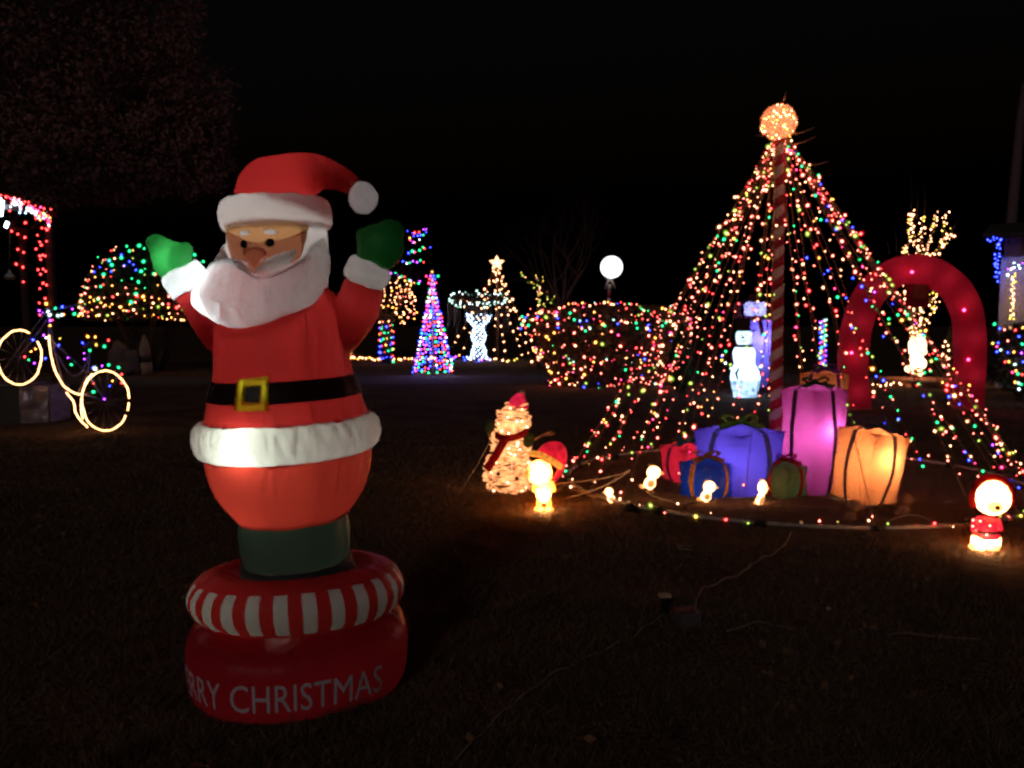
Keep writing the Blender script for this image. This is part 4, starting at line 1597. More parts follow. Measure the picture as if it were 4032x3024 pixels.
wheel('wheel', 76, 1407, 87, 107, math.radians(62), math.radians(395))
wheel('wheel', 415, 1578, 93, 118, math.radians(5), math.radians(330))
rope([(415 + 93 * math.cos(t), 1578 - 118 * math.sin(t)) for t in (5.95, 6.05, 6.15, 6.22)], bike, n=2)
frame = MB()
for a, b in (((193, 1270), (255, 1540)), ((193, 1330), (345, 1470)), ((345, 1470), (355, 1370)), ((345, 1470), (310, 1545)), ((345, 1470), (415, 1578)), ((310, 1545), (415, 1578)), ((185, 1260), (76, 1407))):
    frame.tube([bp(*a, .03), bp(*b, .03)], .016, 7)
frame.build('frame', M_BMET, bike)
rope([(193, 1308), (194, 1350), (203, 1410), (220, 1465), (248, 1515), (275, 1538), (300, 1550), (322, 1553)], bike)
rope([(262, 1545), (290, 1585), (298, 1625), (318, 1655), (345, 1682)], bike)
rope([(322, 1553), (330, 1530), (340, 1500), (362, 1472)], bike)
rope([(320, 1570), (319, 1605), (326, 1650)], bike)
hb = MB()
P = [Vector(p) for p in cr([bp(160, 1255, -.2), bp(185, 1222, -.05), bp(250, 1212, 0), bp(310, 1200, .05), bp(345, 1215, .1), bp(332, 1258, .15)], 5)]
hb.tube(P, .014, 7)
hb.tube([bp(193, 1228), bp(195, 1320)], .016, 7)
hb.build('handlebar', M_TINS, bike)
st = MB().tube([bp(330, 1362, 0), bp(360, 1355, 0), bp(400, 1350, 0)], [(.05, .025), (.07, .03), (.03, .02)], 10).build('saddle', M_RUB, bike)
MB().tube([Vector(p) for p in cr([bp(205, 1370), bp(235, 1410), bp(262, 1455), bp(290, 1480), bp(320, 1465), bp(340, 1425), bp(352, 1390)], 6)], .012, 6).build('garland', M_TINS, bike)
for (x, y, c, r) in ((155, 1223, 'purple', 1), (170, 1232, 'purple', 1.1), (188, 1225, 'white', 1.5), (196, 1240, 'white', 1.3), (157, 1240, 'pink', 1), (218, 1214, 'green', 1), (245, 1208, 'blue', 1.2),
                     (228, 1243, 'mint', 1.4), (243, 1240, 'white', 1.2), (250, 1238, 'gold', 1), (285, 1217, 'purple', .8), (293, 1236, 'green', 1.2), (346, 1229, 'red', .9), (198, 1262, 'purple', 1), (197, 1282, 'gold', 1.1),
                     (206, 1260, 'pink', .8), (172, 1320, 'purple', 1.1), (182, 1330, 'white', 1), (130, 1338, 'blue', 1.2), (122, 1384, 'gold', .9), (140, 1374, 'gold', 1), (97, 1405, 'red', 1.1), (113, 1417, 'green', .8),
                     (135, 1430, 'purple', .9), (179, 1411, 'blue', 1.1), (236, 1333, 'yellow', .7), (231, 1359, 'blue', 1), (268, 1409, 'purple', .7), (281, 1436, 'green', .9), (325, 1350, 'blue', 1.1), (332, 1414, 'purple', .8),
                     (331, 1391, 'purple', .7), (345, 1325, 'gold', 1.2), (375, 1327, 'gold', 1.1), (379, 1358, 'yellow', 1.2), (427, 1340, 'red', 1.1), (411, 1364, 'green', 1.3), (354, 1380, 'green', 1.1), (366, 1448, 'blue', 1.2),
                     (374, 1452, 'white', 1.7), (402, 1441, 'purple', .8), (428, 1437, 'green', 1.2), (467, 1447, 'green', 1.1), (479, 1474, 'red', 1), (368, 1510, 'red', .7), (443, 1500, 'gold', .9), (478, 1508, 'red', .9),
                     (432, 1520, 'blue', .9), (368, 1543, 'green', 1.2), (411, 1572, 'purple', 1.1), (488, 1508, 'salmon', 1)):
    bulb(bp(x, y, -.03), c, 0.0155 * r, bike)
tag(MB().tube([bp(160, 1255, -.3), bp(15, 1455, -.6)], .006, 5).build('guy_wire', M_WIREW), 'thin grey wire slanting past the raised bicycle wheel', 'wire')

# foil-wrapped crate under the raised wheel
cx_ = G(60, 1668)
crate = thing('wrapped_crate', 'box wrapped in crumpled silvery foil under the raised bicycle wheel', 'crate', cx_)
M_FOIL = solid('crumpled_foil', (0.34, 0.32, 0.38), 0.35, 0.6, var=.5, scale=9, bump=1.0)
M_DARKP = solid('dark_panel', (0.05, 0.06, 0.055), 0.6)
h_ = W(100, 1520, cx_.y).z
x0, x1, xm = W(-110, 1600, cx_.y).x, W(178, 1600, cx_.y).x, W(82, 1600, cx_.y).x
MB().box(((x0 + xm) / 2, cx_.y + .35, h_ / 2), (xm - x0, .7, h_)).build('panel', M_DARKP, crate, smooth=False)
mb = MB()
n = 14
for i in range(n + 1):
    for j in range(n + 1):
        x = xm + .004 + (x1 - xm) * i / n
        z = h_ * 1.0 * j / n
        q = Vector((x * 5, z * 5, 1))
        mb.v.append((x, cx_.y - .03 + .05 * noise.noise(q) + (.10 * (i / n)), max(.005, z + .02 * noise.noise(q * 2))))
for i in range(n):
    for j in range(n):
        mb.f.append((i * (n + 1) + j, (i + 1) * (n + 1) + j, (i + 1) * (n + 1) + j + 1, i * (n + 1) + j + 1))
b0 = len(mb.v)
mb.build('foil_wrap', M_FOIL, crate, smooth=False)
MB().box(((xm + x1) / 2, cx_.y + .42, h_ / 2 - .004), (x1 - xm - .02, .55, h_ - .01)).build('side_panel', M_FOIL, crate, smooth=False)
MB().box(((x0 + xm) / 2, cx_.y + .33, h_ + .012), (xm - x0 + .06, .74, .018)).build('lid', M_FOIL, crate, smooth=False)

# small stacked trays on the lawn behind the bicycle
tb = G(250, 1612)
tr = thing('stacked_trays', 'small pale stack of trays on the lawn between the bicycle wheels', 'trays', tb)
for k in range(3):
    MB().box(tb + Vector((0, .1, .03 + .06 * k)), (.13, .2, .04), .1 * k).build('tray', solid('tray', (.25, .2, .17), .7), tr, smooth=False)

# ================================================================== red-lit arbour at the left edge
AD, AD2 = 13.2, 15.4
M_WOOD = solid('dark_weathered_wood', (0.05, 0.03, 0.028), 0.85, bump=.4)
arb = thing('lit_arbour', 'dark timber arbour at the left edge strung with red lights', 'arbour', (W(182, 1200, AD).x, AD, 0))
pA, pB = W(180, 1200, AD), W(78, 1200, AD2)
tA, tB = W(192, 860, AD), W(82, 800, AD2)
MB().box((tA.x, AD, tA.z / 2), (.10, .10, tA.z)).build('post', M_WOOD, arb, smooth=False)
MB().box((tB.x, AD2, tA.z / 2), (.10, .10, tA.z)).build('post', M_WOOD, arb, smooth=False)
pC = W(-260, 1200, AD)
MB().box((pC.x, AD, tA.z / 2), (.10, .10, tA.z)).build('post', M_WOOD, arb, smooth=False)
for dd in (AD, AD2):
    xx = tA.x if dd == AD else tB.x
    MB().tube([Vector((xx + .15, dd, tA.z + .05)), Vector((xx - .9, dd, tA.z + .22)), Vector((xx - 2.1, dd, tA.z + .42))], .06, 4).build('rafter', M_WOOD, arb, smooth=False)
for k in range(6):
    t = k / 5
    p = Vector((tA.x + .1 - 2.0 * t, AD - .15, tA.z + .10 + .38 * t))
    q = Vector((tB.x + .1 - 2.0 * t, AD2 + .15, tA.z + .10 + .38 * t))
    MB().tube([p, q], .035, 4).build('slat', M_WOOD, arb, smooth=False)
# dry twigs along the top
mb = MB()
for k in range(26):
    p = W(random.uniform(0, 215), 800 + random.uniform(-10, 40), AD + random.uniform(0, 1.5))
    q = p + Vector((random.uniform(-.12, .15), 0, random.uniform(-.02, .16)))
    mb.tube([p, p.lerp(q, .5) + Vector((.02, 0, .02)), q], .004, 4)
mb.build('vine_twigs', M_STICK, arb)
pts = []
red = [(185, 905), (165, 898), (180, 900), (148, 926), (183, 950), (157, 953), (163, 965), (142, 980), (178, 1008), (157, 1008), (160, 1022), (168, 1005), (150, 1062), (170, 1060), (180, 1068), (160, 1080),
       (183, 1122), (170, 1115), (157, 1136), (178, 1175), (155, 1193)]
red2 = [(46, 910), (70, 922), (98, 935), (70, 982), (93, 994), (64, 1040), (90, 1052), (92, 1110), (100, 877)]
rs = thing('light_string', 'red lights wound down the front post of the arbour', 'light string', pA, 'red strings on the arbour')
mb = MB()
P = [W(x, y, AD - .08) for x, y in red]
for a, b in zip(P[:-1], P[1:]):
    mb.tube([a, b], .003, 4, cap=False)
mb.build('wire', M_WIRE, rs)
for p in P:
    bulb(p, 'red', 0.019 * random.uniform(.85, 1.2), rs)
bulb(W(182, 1196, AD - .1), 'gold', .028, rs)
rs = thing('light_string', 'red lights zigzagging down the rear post of the arbour', 'light string', pB, 'red strings on the arbour')
mb = MB()
P = [W(x, y, AD2 - .08) for x, y in red2]
for a, b in zip(P[:-1], P[1:]):
    mb.tube([a, b], .003, 4, cap=False)
mb.build('wire', M_WIRE, rs)
for p in P:
    bulb(p, 'red', 0.024 * random.uniform(.85, 1.2), rs)
top = [W(-40 + 245 * t, 752 + 82 * t, AD - .1) for t in np.linspace(0, 1, 14)]
light_string('red lights along the top rafter of the arbour', 'light string', top, 0.075, [('red', 8), ('pink', 2)], .018, group='red strings on the arbour', jit=.03)
ic = thing('icicle_lights', 'bright white icicle lights under the arbour roof', 'icicle lights', W(100, 860, AD))
mb = MB()
for k in range(18):
    x = 45 + 150 * k / 17 + random.uniform(-4, 4)
    y = 770 + 78 * k / 17
    L = random.uniform(20, 60)
    a, b = W(x, y, AD - .05), W(x + random.uniform(-8, 8), y + L, AD - .05)
    mb.tube([a, b], .003, 4)
    for t in np.linspace(.2, 1, 5 if x > 120 else 4):
        bulb(a.lerp(b, t) + Vector((random.uniform(-.02, .02), 0, 0)), random.choice(['white', 'cold', 'pink', 'pink', 'red', 'gold'] if x > 120 else ['white', 'cold', 'pink', 'red']), .017, ic)
mb.build('wire', M_WIREW, ic)
for (a, b) in (((10, 790), (3, 850)), ((30, 875), (22, 895)), ((0, 780), (-4, 820))):
    MB().tube([W(*a, AD - .1), W(*b, AD - .1)], .022, 8).build('light_tube', BULB['cold'].materials[0], ic)
# small ornament hanging from the rafter
ho = thing('hanging_ornament', 'dim pale green glass ornament hanging inside the arbour', 'ornament', W(38, 1105, AD + .4))
c_ = W(38, 1090, AD + .4)
MB().ball(c_, (.085, .085, .06), 14, 10).build('shade', solid('green_glass', (.18, .25, .2), .3), ho)
MB().ball(c_ + Vector((0, 0, .08)), (.03, .03, .04), 10, 8).build('cap', solid('ornament_cap', (.3, .3, .28), .4), ho)
MB().tube([c_ + Vector((0, 0, .1)), W(40, 800, AD + .4)], .004, 4).build('cord', M_WIREB, ho)

# ================================================================== big round bush in net lights
QD = 26.0
qk = QD / F_PX
M_FOL = solid('dark_foliage', (0.055, 0.055, 0.025), 0.7, var=.6, scale=1.5)
M_FOLB = solid('brown_winter_foliage', (0.12, 0.075, 0.045), 0.8, var=.6, scale=1.5)
M_BARK = solid('bark', (0.07, 0.05, 0.04), 0.9, var=.4, scale=20, bump=.5)
bu = thing('round_tree', 'broad dome-shaped evergreen behind Santa covered in net lights', 'tree', (W(590, 1300, QD).x, QD, 0))


def dome(px, py, dy):
    return W(px, py, QD + dy)


rng = np.random.default_rng(5)
pts = []
bc = W(592, 1245, QD)
bw, bh = 250 * qk, 295 * qk
N = 9000
d = rng.normal(size=(N, 3))
d /= np.linalg.norm(d, axis=1)[:, None]
d[:, 2] = np.abs(d[:, 2]) * 1.0 - 0.06
rad = 0.78 + 0.22 * rng.random((N, 1)) + .05 * np.sin(d[:, :1] * 9) * np.cos(d[:, 2:3] * 7)
pts = np.array(bc) + d * rad * np.array([bw, bw * .8, bh])
leaf_mesh('crown', M_FOL, pts, .22, bu, seed=2)
mb = MB()
for k in range(5):
    a = k * 1.3
    mb.tube([Vector((bc.x + .3 * math.cos(a), QD + .3 * math.sin(a), 0)), Vector((bc.x + .9 * math.cos(a), QD + .9 * math.sin(a), bc.z * .8)), Vector((bc.x + 1.6 * math.cos(a), QD + 1.4 * math.sin(a), bc.z + .8))], [.12, .09, .05], 7)
mb.build('trunk', M_BARK, bu)
paths = []
for k, hh in enumerate((.02, .09, .15, .24, .36, .48, .60, .72, .86)):
    rr = math.sqrt(1 - hh * hh)
    row = []
    for t in np.linspace(math.pi * 1.02, math.pi * 1.98, 40):
        wob = .03 * math.sin(t * 7 + k * 2)
        row.append(bc + Vector((math.cos(t) * bw * rr * 1.02, math.sin(t) * bw * .8 * rr * 1.04, (hh + wob) * bh)))
    paths.append(row)
light_string('lower net of warm orange lights round the dome-shaped evergreen', 'light net', paths[:4], .24, [('gold', 10), ('salmon', 9), ('warm', 8), ('red', 4), ('lime', 3), ('green', 1)],
             .028, name='light_net', jit=.05, wr=.006, rv=.3)
light_string('upper net of green red and blue lights over the dome-shaped evergreen', 'light net', paths[4:], .34, [('gold', 4), ('salmon', 5), ('warm', 3), ('red', 5), ('green', 6), ('blue', 2), ('lime', 3)],
             .026, name='light_net', jit=.05, wr=.006, rv=.3)
row = [W(x, y, QD - bw * .62) for x, y in cr([(398, 1255), (440, 1262), (500, 1250), (560, 1255), (620, 1252), (700, 1252), (760, 1262), (830, 1280)], 4)]
light_string('single row of warm lights hanging below the dome-shaped evergreen', 'light string', row, .15, [('gold', 6), ('warm', 5), ('red', 3), ('green', 1)], .026, jit=.06)
gs = thing('light_string', 'larger green bulbs draped down the front of the dome-shaped evergreen', 'light string', W(540, 1200, QD - 1.7))
gp = [(548, 967), (510, 988), (478, 1015), (565, 1030), (556, 1068), (545, 1110), (535, 1157), (440, 1043), (408, 1080), (396, 1128), (386, 1178), (685, 962), (766, 1003), (605, 1078), (723, 1213), (800, 1030), (516, 1190), (430, 1025), (645, 1010)]
mb = MB()
P = [W(x, y, QD - 1.75 + .3 * abs(x - 590) / 200) for x, y in gp]
for a, b in zip(P[:-1], P[1:]):
    if (a - b).length < 2:
        mb.tube([a, b], .005, 4, cap=False)
mb.build('wire', M_WIRE, gs)
for p in P:
    bulb(p, 'green', .045 * random.uniform(.75, 1.15), gs)
for x, y in ((430, 1028), (490, 1045), (438, 1068), (535, 1063), (370, 1070), (510, 1030)):
    bulb(W(x, y, QD - 1.6), 'blue', .032, gs)

# pale stones and small cone beneath it
rk = G(480, 1402)
M_STONE = solid('pale_stone', (0.17, 0.12, 0.12), 0.9, var=.6, scale=4, bump=.6)
for lab, x, y, rx, rz_ in (('large pale boulder, left of those under the dome-shaped evergreen', 470, 1395, 45, 62), ('pale boulder beside the small cone under the dome-shaped evergreen', 515, 1400, 38, 48), ('low pale stone in front of the boulders', 490, 1404, 50, 26)):
    dd = 24.5 if y < 1400 else 23.8
    p = W(x, y, dd)
    p.z = 0
    k_ = dd / F_PX
    hgt = rz_ * k_ * 1.0
    o = MB().ball((p.x, dd, hgt * .9), (rx * k_, rx * k_ * .8, hgt), 16, 12, fn=lambda v: 1 + .45 * noise.noise(v * 1.9 + Vector((x, 0, 0)))).build('boulder', M_STONE)
    tag(o, lab, 'boulder', 'boulders under the evergreen')
p = W(570, 1390, 24)
p.z = 0
gn = thing('striped_cone', 'small tan cone figure with a dark band beside the boulders', 'garden cone', p)
zt = W(570, 1318, 24).z
MB().lathe([(.19, 0), (.20, zt * .30)], 16, (p.x, 24)).build('base', solid('tan_cone', (.45, .33, .22), .8), gn)
MB().lathe([(.195, zt * .30), (.17, zt * .47)], 16, (p.x, 24)).build('dark_band', solid('dark_band', (.08, .05, .05), .8), gn)
MB().lathe(cr([(.168, zt * .47), (.14, zt * .7), (.06, zt * .93), (.01, zt)], 4), 16, (p.x, 24)).build('cap', solid('tan_cone_top', (.36, .26, .19), .8), gn)
# ================================================================== row of lit trees in the middle distance
PAL_M = [('blue', 5), ('red', 3), ('green', 3), ('purple', 3), ('white', 2), ('gold', 2), ('pink', 2)]
PAL_W = [('warm', 8), ('gold', 6), ('salmon', 2)]
# -- small tree with wrapped trunk behind Santa's left arm
D1 = 31.0
tx = W(1522, 1400, D1)
t1 = thing('bare_tree', 'bare tree with spiral coloured lights rising behind the dark green mitten', 'tree', (tx.x, D1, 0))
mb = MB()
tips = []
r0 = random.Random(21)
mb.tube([Vector((tx.x, D1, 0)), Vector((tx.x, D1, W(0, 1290, D1).z))], [.22, .17], 8)
for k in range(6):
    a = k * math.pi / 3
    branches(mb, (tx.x, D1, W(0, 1300, D1).z), (math.cos(a) * .6, math.sin(a) * .6, 1), 1.3, .10, 3, .38, 5, 3, .35, tips, None, r0)
mb.build('trunk', M_BARK, t1)
pt = []
for k in range(90):
    t = k / 89
    a = t * 2 * math.pi * 6
    pt.append(Vector((tx.x + .27 * math.cos(a), D1 + .27 * math.sin(a), .05 + t * (W(0, 1285, D1).z))))
light_string('coloured lights wrapped round the trunk behind Santa\'s raised left arm', 'light string', pt, .16, [('red', 5), ('green', 4), ('blue', 4), ('gold', 4)], .034, wr=.008)
paths = []
for k, (y, hw) in enumerate(((1262, 40), (1245, 75), (1222, 90), (1205, 88), (1185, 84), (1165, 78), (1150, 70), (1128, 62), (1110, 70))):
    row = []
    for t in np.linspace(0, 2 * math.pi, 28):
        row.append(W(1540 + (hw + 8) * math.cos(t) + 6 * math.sin(3 * t + k), y + 9 * math.sin(2 * t + k) - 5 * math.sin(t), D1 + math.sin(t) * hw * D1 / F_PX))
    paths.append(row)
light_string('warm lights massed round the lower crown of the tree behind Santa', 'light net', paths, .22, PAL_W, .032, name='light_net', wr=.006, jit=.09, drop=.2)
for nm, pts in (('lowest', [(1525, 1065), (1560, 1080), (1600, 1095), (1640, 1115), (1655, 1108), (1648, 1125)]), ('second', [(1555, 1030), (1590, 1035), (1625, 1035), (1650, 1030), (1682, 1038)]),
                ('third', [(1595, 1000), (1630, 990), (1660, 978), (1694, 975)]), ('topmost', [(1600, 908), (1630, 915), (1660, 912), (1684, 900), (1655, 930), (1605, 935), (1630, 955), (1660, 942)]),
                ('small left', [(1445, 925), (1462, 932), (1480, 920), (1475, 902), (1508, 893)])):
    light_string('coloured lights on the %s branch of the tree behind Santa' % nm, 'light string', [W(x, y, D1 - .5) for x, y in cr(pts, 4)], .15, PAL_M, .036, group='branch lights behind Santa', jit=.06, wr=.006)

# -- slim cone tree of coloured lights
D2 = G(1706, 1482).y
cx2 = W(1706, 1482, D2)
ct = thing('cone_tree', 'slim cone of coloured lights with a small star on the lawn', 'light tree', (cx2.x, D2, 0))
zt = W(1702, 1098, D2).z
MB().tube([Vector((cx2.x, D2, 0)), Vector((cx2.x, D2, zt + .3))], .03, 8).build('pole', M_PIPE, ct)
rb = 80 * D2 / F_PX
allp, cc, rr2 = [], [], []
wires = MB()
for k in range(15):
    a = 2 * math.pi * k / 15
    b_ = Vector((cx2.x + rb * math.cos(a), D2 + rb * math.sin(a), .05))
    t_ = Vector((cx2.x, D2, zt))
    wires.tube([t_, b_], .005, 4, cap=False)
    n = 24
    for j in range(n):
        t = (j + random.random() * .2) / n
        p = t_.lerp(b_, t ** .92)
        allp.append(p + Vector((random.uniform(-.03, .03), random.uniform(-.03, .03), random.uniform(-.03, .03))))
wires.build('wire', M_WIRE, ct)
allp.sort(key=lambda p: p.y)
for p in allp[:290]:
    bulb(p, pick([('blue', 7), ('purple', 3), ('white', 3), ('red', 3), ('green', 3), ('pink', 2)]), .030 * random.uniform(.8, 1.2), ct)
bulbs_joined(allp[290:], [pick([('blue', 5), ('purple', 4), ('red', 3), ('green', 3)]) for _ in allp[290:]], [.028] * len(allp[290:]), ct)
MB().tube([Vector((cx2.x + rb * math.cos(t), D2 + rb * math.sin(t), .04)) for t in np.linspace(0, 2 * math.pi, 30)[:-1]], .012, 6, closed=True).build('base_ring', M_PIPE, ct)
sc_ = W(1702, 1095, D2)
star = []
for k in range(10):
    a = math.pi / 2 + k * math.pi / 5
    r = (24 if k % 2 == 0 else 11) * D2 / F_PX
    star.append(sc_ + Vector((r * math.cos(a), -.02, r * math.sin(a))))
sf = MB().tube(star, .010, 5, closed=True).build('star', M_PIPE, ct)
for k, p in enumerate(star):
    bulb(p, ['gold', 'purple', 'pink', 'red', 'pink', 'salmon', 'pink', 'blue', 'green', 'blue'][k], .03, sf)

# -- umbrella-shaped weeping tree in white light
D3 = 33.0
x3 = W(1885, 1425, D3)
t3 = thing('weeping_tree', 'umbrella-shaped weeping tree with brilliant white trunk lights', 'tree', (x3.x, D3, 0))
mb = MB()
r3 = random.Random(5)
ztop = W(0, 1265, D3).z
mb.tube([Vector((x3.x, D3, 0)), Vector((x3.x + .05, D3, ztop))], [.2, .15], 8)
rim = []
for k in range(22):
    a = 2 * math.pi * k / 22
    rim_p = Vector((x3.x + math.cos(a) * 108 * D3 / F_PX, D3 + math.sin(a) * 100 * D3 / F_PX, W(0, 1180, D3).z + .30 * math.sin(a) + .05 * math.sin(a * 3)))
    rim.append(rim_p)
    m_ = Vector((x3.x, D3, ztop)).lerp(rim_p, .5) + Vector((0, 0, .35))
    P = [Vector(p) for p in cr([Vector((x3.x, D3, ztop - .2)), m_, rim_p, rim_p + Vector((math.cos(a) * .15, math.sin(a) * .15, -r3.uniform(.5, 1.4)))], 4)]
    mb.tube(P, [.04 * (1 - .7 * i / len(P)) for i in range(len(P))], 4)
mb.build('trunk', M_BARK, t3)
P = []
for k in range(170):
    t = k / 169
    a = k * 2.4
    z = t * (ztop + .25)
    rr = .20 + .10 * math.sin(t * 9) ** 2 + (.30 * max(0, t - .75) / .25) + .28 * max(0, .12 - t) / .12
    P.append(Vector((x3.x + rr * math.cos(a), D3 + rr * math.sin(a), z + .05)))
wl3 = thing('light_string', 'dense cold white lights wrapped round the weeping tree trunk', 'light string', (x3.x, D3, 0))
MB().tube(P, .005, 4).build('wire', M_WIREW, wl3)
for p in P:
    bulb(p, 'cold', .038 * random.uniform(.8, 1.3), wl3)
ring_pts = [rim[k % 22] + Vector((0, 0, .06)) for k in range(23)]
light_string('pale mint lights circling the rim of the weeping tree', 'light string', [Vector(p) for p in cr(ring_pts, 4)], .17, [('mint', 7), ('white', 2)], .032, jit=.10)
light_string('second pale mint row inside the weeping tree canopy', 'light string', [Vector((x3.x, D3, ztop + .15)).lerp(p, .62) + Vector((0, 0, .1)) for p in [Vector(q) for q in cr(ring_pts, 3)]], .22, [('mint', 5), ('warm', 2)], .026, jit=.15)
M_ICI = solid('unlit_icicles', (.4, .42, .5), .4)
for k in range(14):
    p = rim[(k * 4 + 13) % 22] + Vector((random.uniform(-.2, .2), -.1, -.15))
    L = random.uniform(.3, 1.5)
    MB().tube([p, p + Vector((.03, 0, -L * .5)), p + Vector((-.02, 0, -L))], .016, 4).build('icicle_sleeve', M_ICI, t3)

# -- star on a pole with strands of warm bulbs
D4 = 31.0
sc4 = W(1956, 1036, D4)
x4 = W(1960, 1420, D4).x
sp = thing('star_pole', 'tall pole topped by a glowing warm star behind the weeping tree', 'star pole', (x4, D4, 0))
MB().tube([Vector((x4, D4, 0)), sc4], .03, 8).build('pole', M_STICK, sp)
v = []
for k in range(10):
    a = math.pi / 2 + k * math.pi / 5
    r = (30 if k % 2 == 0 else 14) * D4 / F_PX
    v.append((sc4.x + r * math.cos(a), sc4.z + r * math.sin(a)))
mb = MB()
mb.add([(x, D4 - .04, z) for x, z in v] + [(x, D4 + .04, z) for x, z in v] + [(sc4.x, D4 - .09, sc4.z), (sc4.x, D4 + .09, sc4.z)],
       [(k, (k + 1) % 10, 20) for k in range(10)] + [((k + 1) % 10 + 10, k + 10, 21) for k in range(10)] + [(k, k + 10, (k + 1) % 10 + 10, (k + 1) % 10) for k in range(10)])
mb.build('star', glow('star_glow', (1.0, .45, .18), 5.0, (.7, .5, .3), .4, 12), sp)
ends = [(1735, 1425), (1800, 1425), (1852, 1425), (1950, 1425), (1995, 1425), (2060, 1423), (2100, 1422), (2130, 1420), (2140, 1400)]
for i, (ex, ey) in enumerate(ends):
    q = W(ex, ey, D4 + (1.5 if i % 2 else -1.2))
    q.z = .05
    pts = [sc4.lerp(q, t) - Vector((0, 0, .25 * math.sin(math.pi * t))) for t in np.linspace(0.03, 1, 12)]
    light_string('strand of warm bulbs falling from the star pole, %s from the left' % ordinal(i), 'light strand', pts, .36, [('warm', 9), ('gold', 1)], .036, group='strands of the star pole', jit=.05, wr=.009, wire=M_WIREB, name='light_strand', drop=.12)

# -- flower-bed edging of warm lights
ed = [G(x, y) + Vector((0, 0, .06)) for x, y in cr([(1380, 1390), (1372, 1405), (1385, 1414), (1480, 1420), (1560, 1423), (1650, 1420), (1720, 1418)], 6)]
light_string('dense warm lights edging the flower bed behind Santa', 'light string', ed, .16, PAL_W, .048, jit=.06)
ed = [G(x, y) + Vector((0, 0, .06)) for x, y in cr([(1770, 1420), (1850, 1424), (1930, 1424)], 6)]
light_string('blue and white lights on the ground under the weeping tree', 'light string', ed, .2, [('blue', 4), ('cold', 4), ('purple', 3)], .045, jit=.15)
ed = [G(x, y) + Vector((0, 0, .06)) for x, y in cr([(1945, 1422), (1990, 1423), (2042, 1421)], 6)]
light_string('short warm row on the ground right of the weeping tree', 'light string', ed, .28, [('warm', 5), ('yellow', 3)], .04, jit=.05)

# ================================================================== bowl-shaped shrub bed in coloured lights
HD = G(2420, 1532).y + 1.0
hk = HD / F_PX
hx = W(2400, 1532, HD).x
hb_ = thing('bowl_hedge', 'wide bowl-shaped clump of shrubs covered in small coloured lights', 'hedge', (hx, HD, 0))
prof_h = [(200, 1530), (226, 1490), (258, 1420), (296, 1350), (328, 1290), (325, 1255), (280, 1225), (190, 1200)]


def hedge_pt(t, y, k=1.0):
    ys_, rs_ = [p[1] for p in prof_h][::-1], [p[0] for p in prof_h][::-1]
    r = float(np.interp(y, ys_, rs_)) * hk * k
    z = max(.03, W(2400, y, HD).z)
    wob = 1 + .06 * math.sin(5 * t + y * .02) + .04 * math.sin(11 * t)
    return Vector((hx + r * wob * math.cos(t), HD + r * wob * .55 * math.sin(t), z))


rng = np.random.default_rng(9)
pts = []
for k in range(7000):
    y = rng.uniform(1205, 1530)
    pts.append(hedge_pt(rng.uniform(0, 2 * math.pi), y, rng.uniform(.55, .98) ** .5))
leaf_mesh('foliage', M_FOLB, pts, .13, hb_, seed=3)
mb = MB()
r4 = random.Random(8)
for k in range(16):
    a = 2 * math.pi * k / 16
    branches(mb, hedge_pt(a, 1530, .6), (math.cos(a) * .35, math.sin(a) * .2, 1), .8, .03, 2, .3, 4, 2, .2, None, None, r4)
mb.build('stems', M_BARK, hb_)
PAL_H = [('salmon', 11), ('red', 8), ('warm', 7), ('gold', 4), ('green', 2), ('lime', 2.5), ('blue', .6), ('pink', 2), ('mint', 1)]
paths = []
for k, y in enumerate((1222, 1250, 1275, 1310, 1362, 1400, 1415, 1440, 1470, 1497, 1522)):
    t0 = math.pi * 1.0
    paths.append([hedge_pt(t, y + 9 * math.sin(4 * t + k * 1.7) + 6 * math.sin(9 * t + k), 1.03) for t in np.linspace(math.pi * .96, math.pi * 2.04, 46)])
light_string('net of small coloured lights wrapped round the bowl-shaped shrub bed', 'light net', paths, .15, PAL_H, .0205, name='light_net', jit=.09, wr=.005, rv=.5, drop=.22)
for lab, pts in (('left', [(2200, 1225), (2235, 1202), (2290, 1196), (2320, 1195)]), ('right', [(2330, 1196), (2420, 1194), (2500, 1198), (2545, 1225), (2580, 1248), (2610, 1268)])):
    P = [W(x, y, HD - .4) for x, y in cr(pts, 5)]
    light_string('lit hoop over the %s end of the bowl-shaped shrub bed' % lab, 'light string', P, .085, PAL_H, .021, jit=.03)
bl = thing('light_string', 'row of blue and green bulbs round the rim of the bowl-shaped shrub bed', 'light string', hedge_pt(4.7, 1265))
P = [(2056, 1247, 'green'), (2070, 1250, 'blue'), (2117, 1247, 'blue'), (2054, 1276, 'green'), (2050, 1294, 'blue'), (2196, 1253, 'blue'), (2197, 1290, 'blue'), (2261, 1259, 'green'), (2282, 1266, 'blue'), (2310, 1263, 'blue'),
     (2432, 1275, 'blue'), (2305, 1303, 'green'), (2381, 1283, 'green'), (2553, 1280, 'blue'), (2558, 1300, 'blue'), (2505, 1272, 'green'), (2509, 1292, 'green'), (2680, 1291, 'green'), (2664, 1325, 'green'), (2608, 1283, 'green'), (2245, 1233, 'green')]
mb = MB()
Q = [W(x, y, HD - (.55 * 310 * hk * math.sqrt(max(0, 1 - ((x - 2390) / 345) ** 2))) - .1) for x, y, c in P]
for a, b in zip(Q[:-1], Q[1:]):
    if (a - b).length < .7:
        mb.tube([a, b], .004, 4, cap=False)
mb.tube([Q[0], Q[1]], .004, 4)
mb.build('wire', M_WIRE, bl)
for q, (x, y, c) in zip(Q, P):
    bulb(q, c, .025, bl)

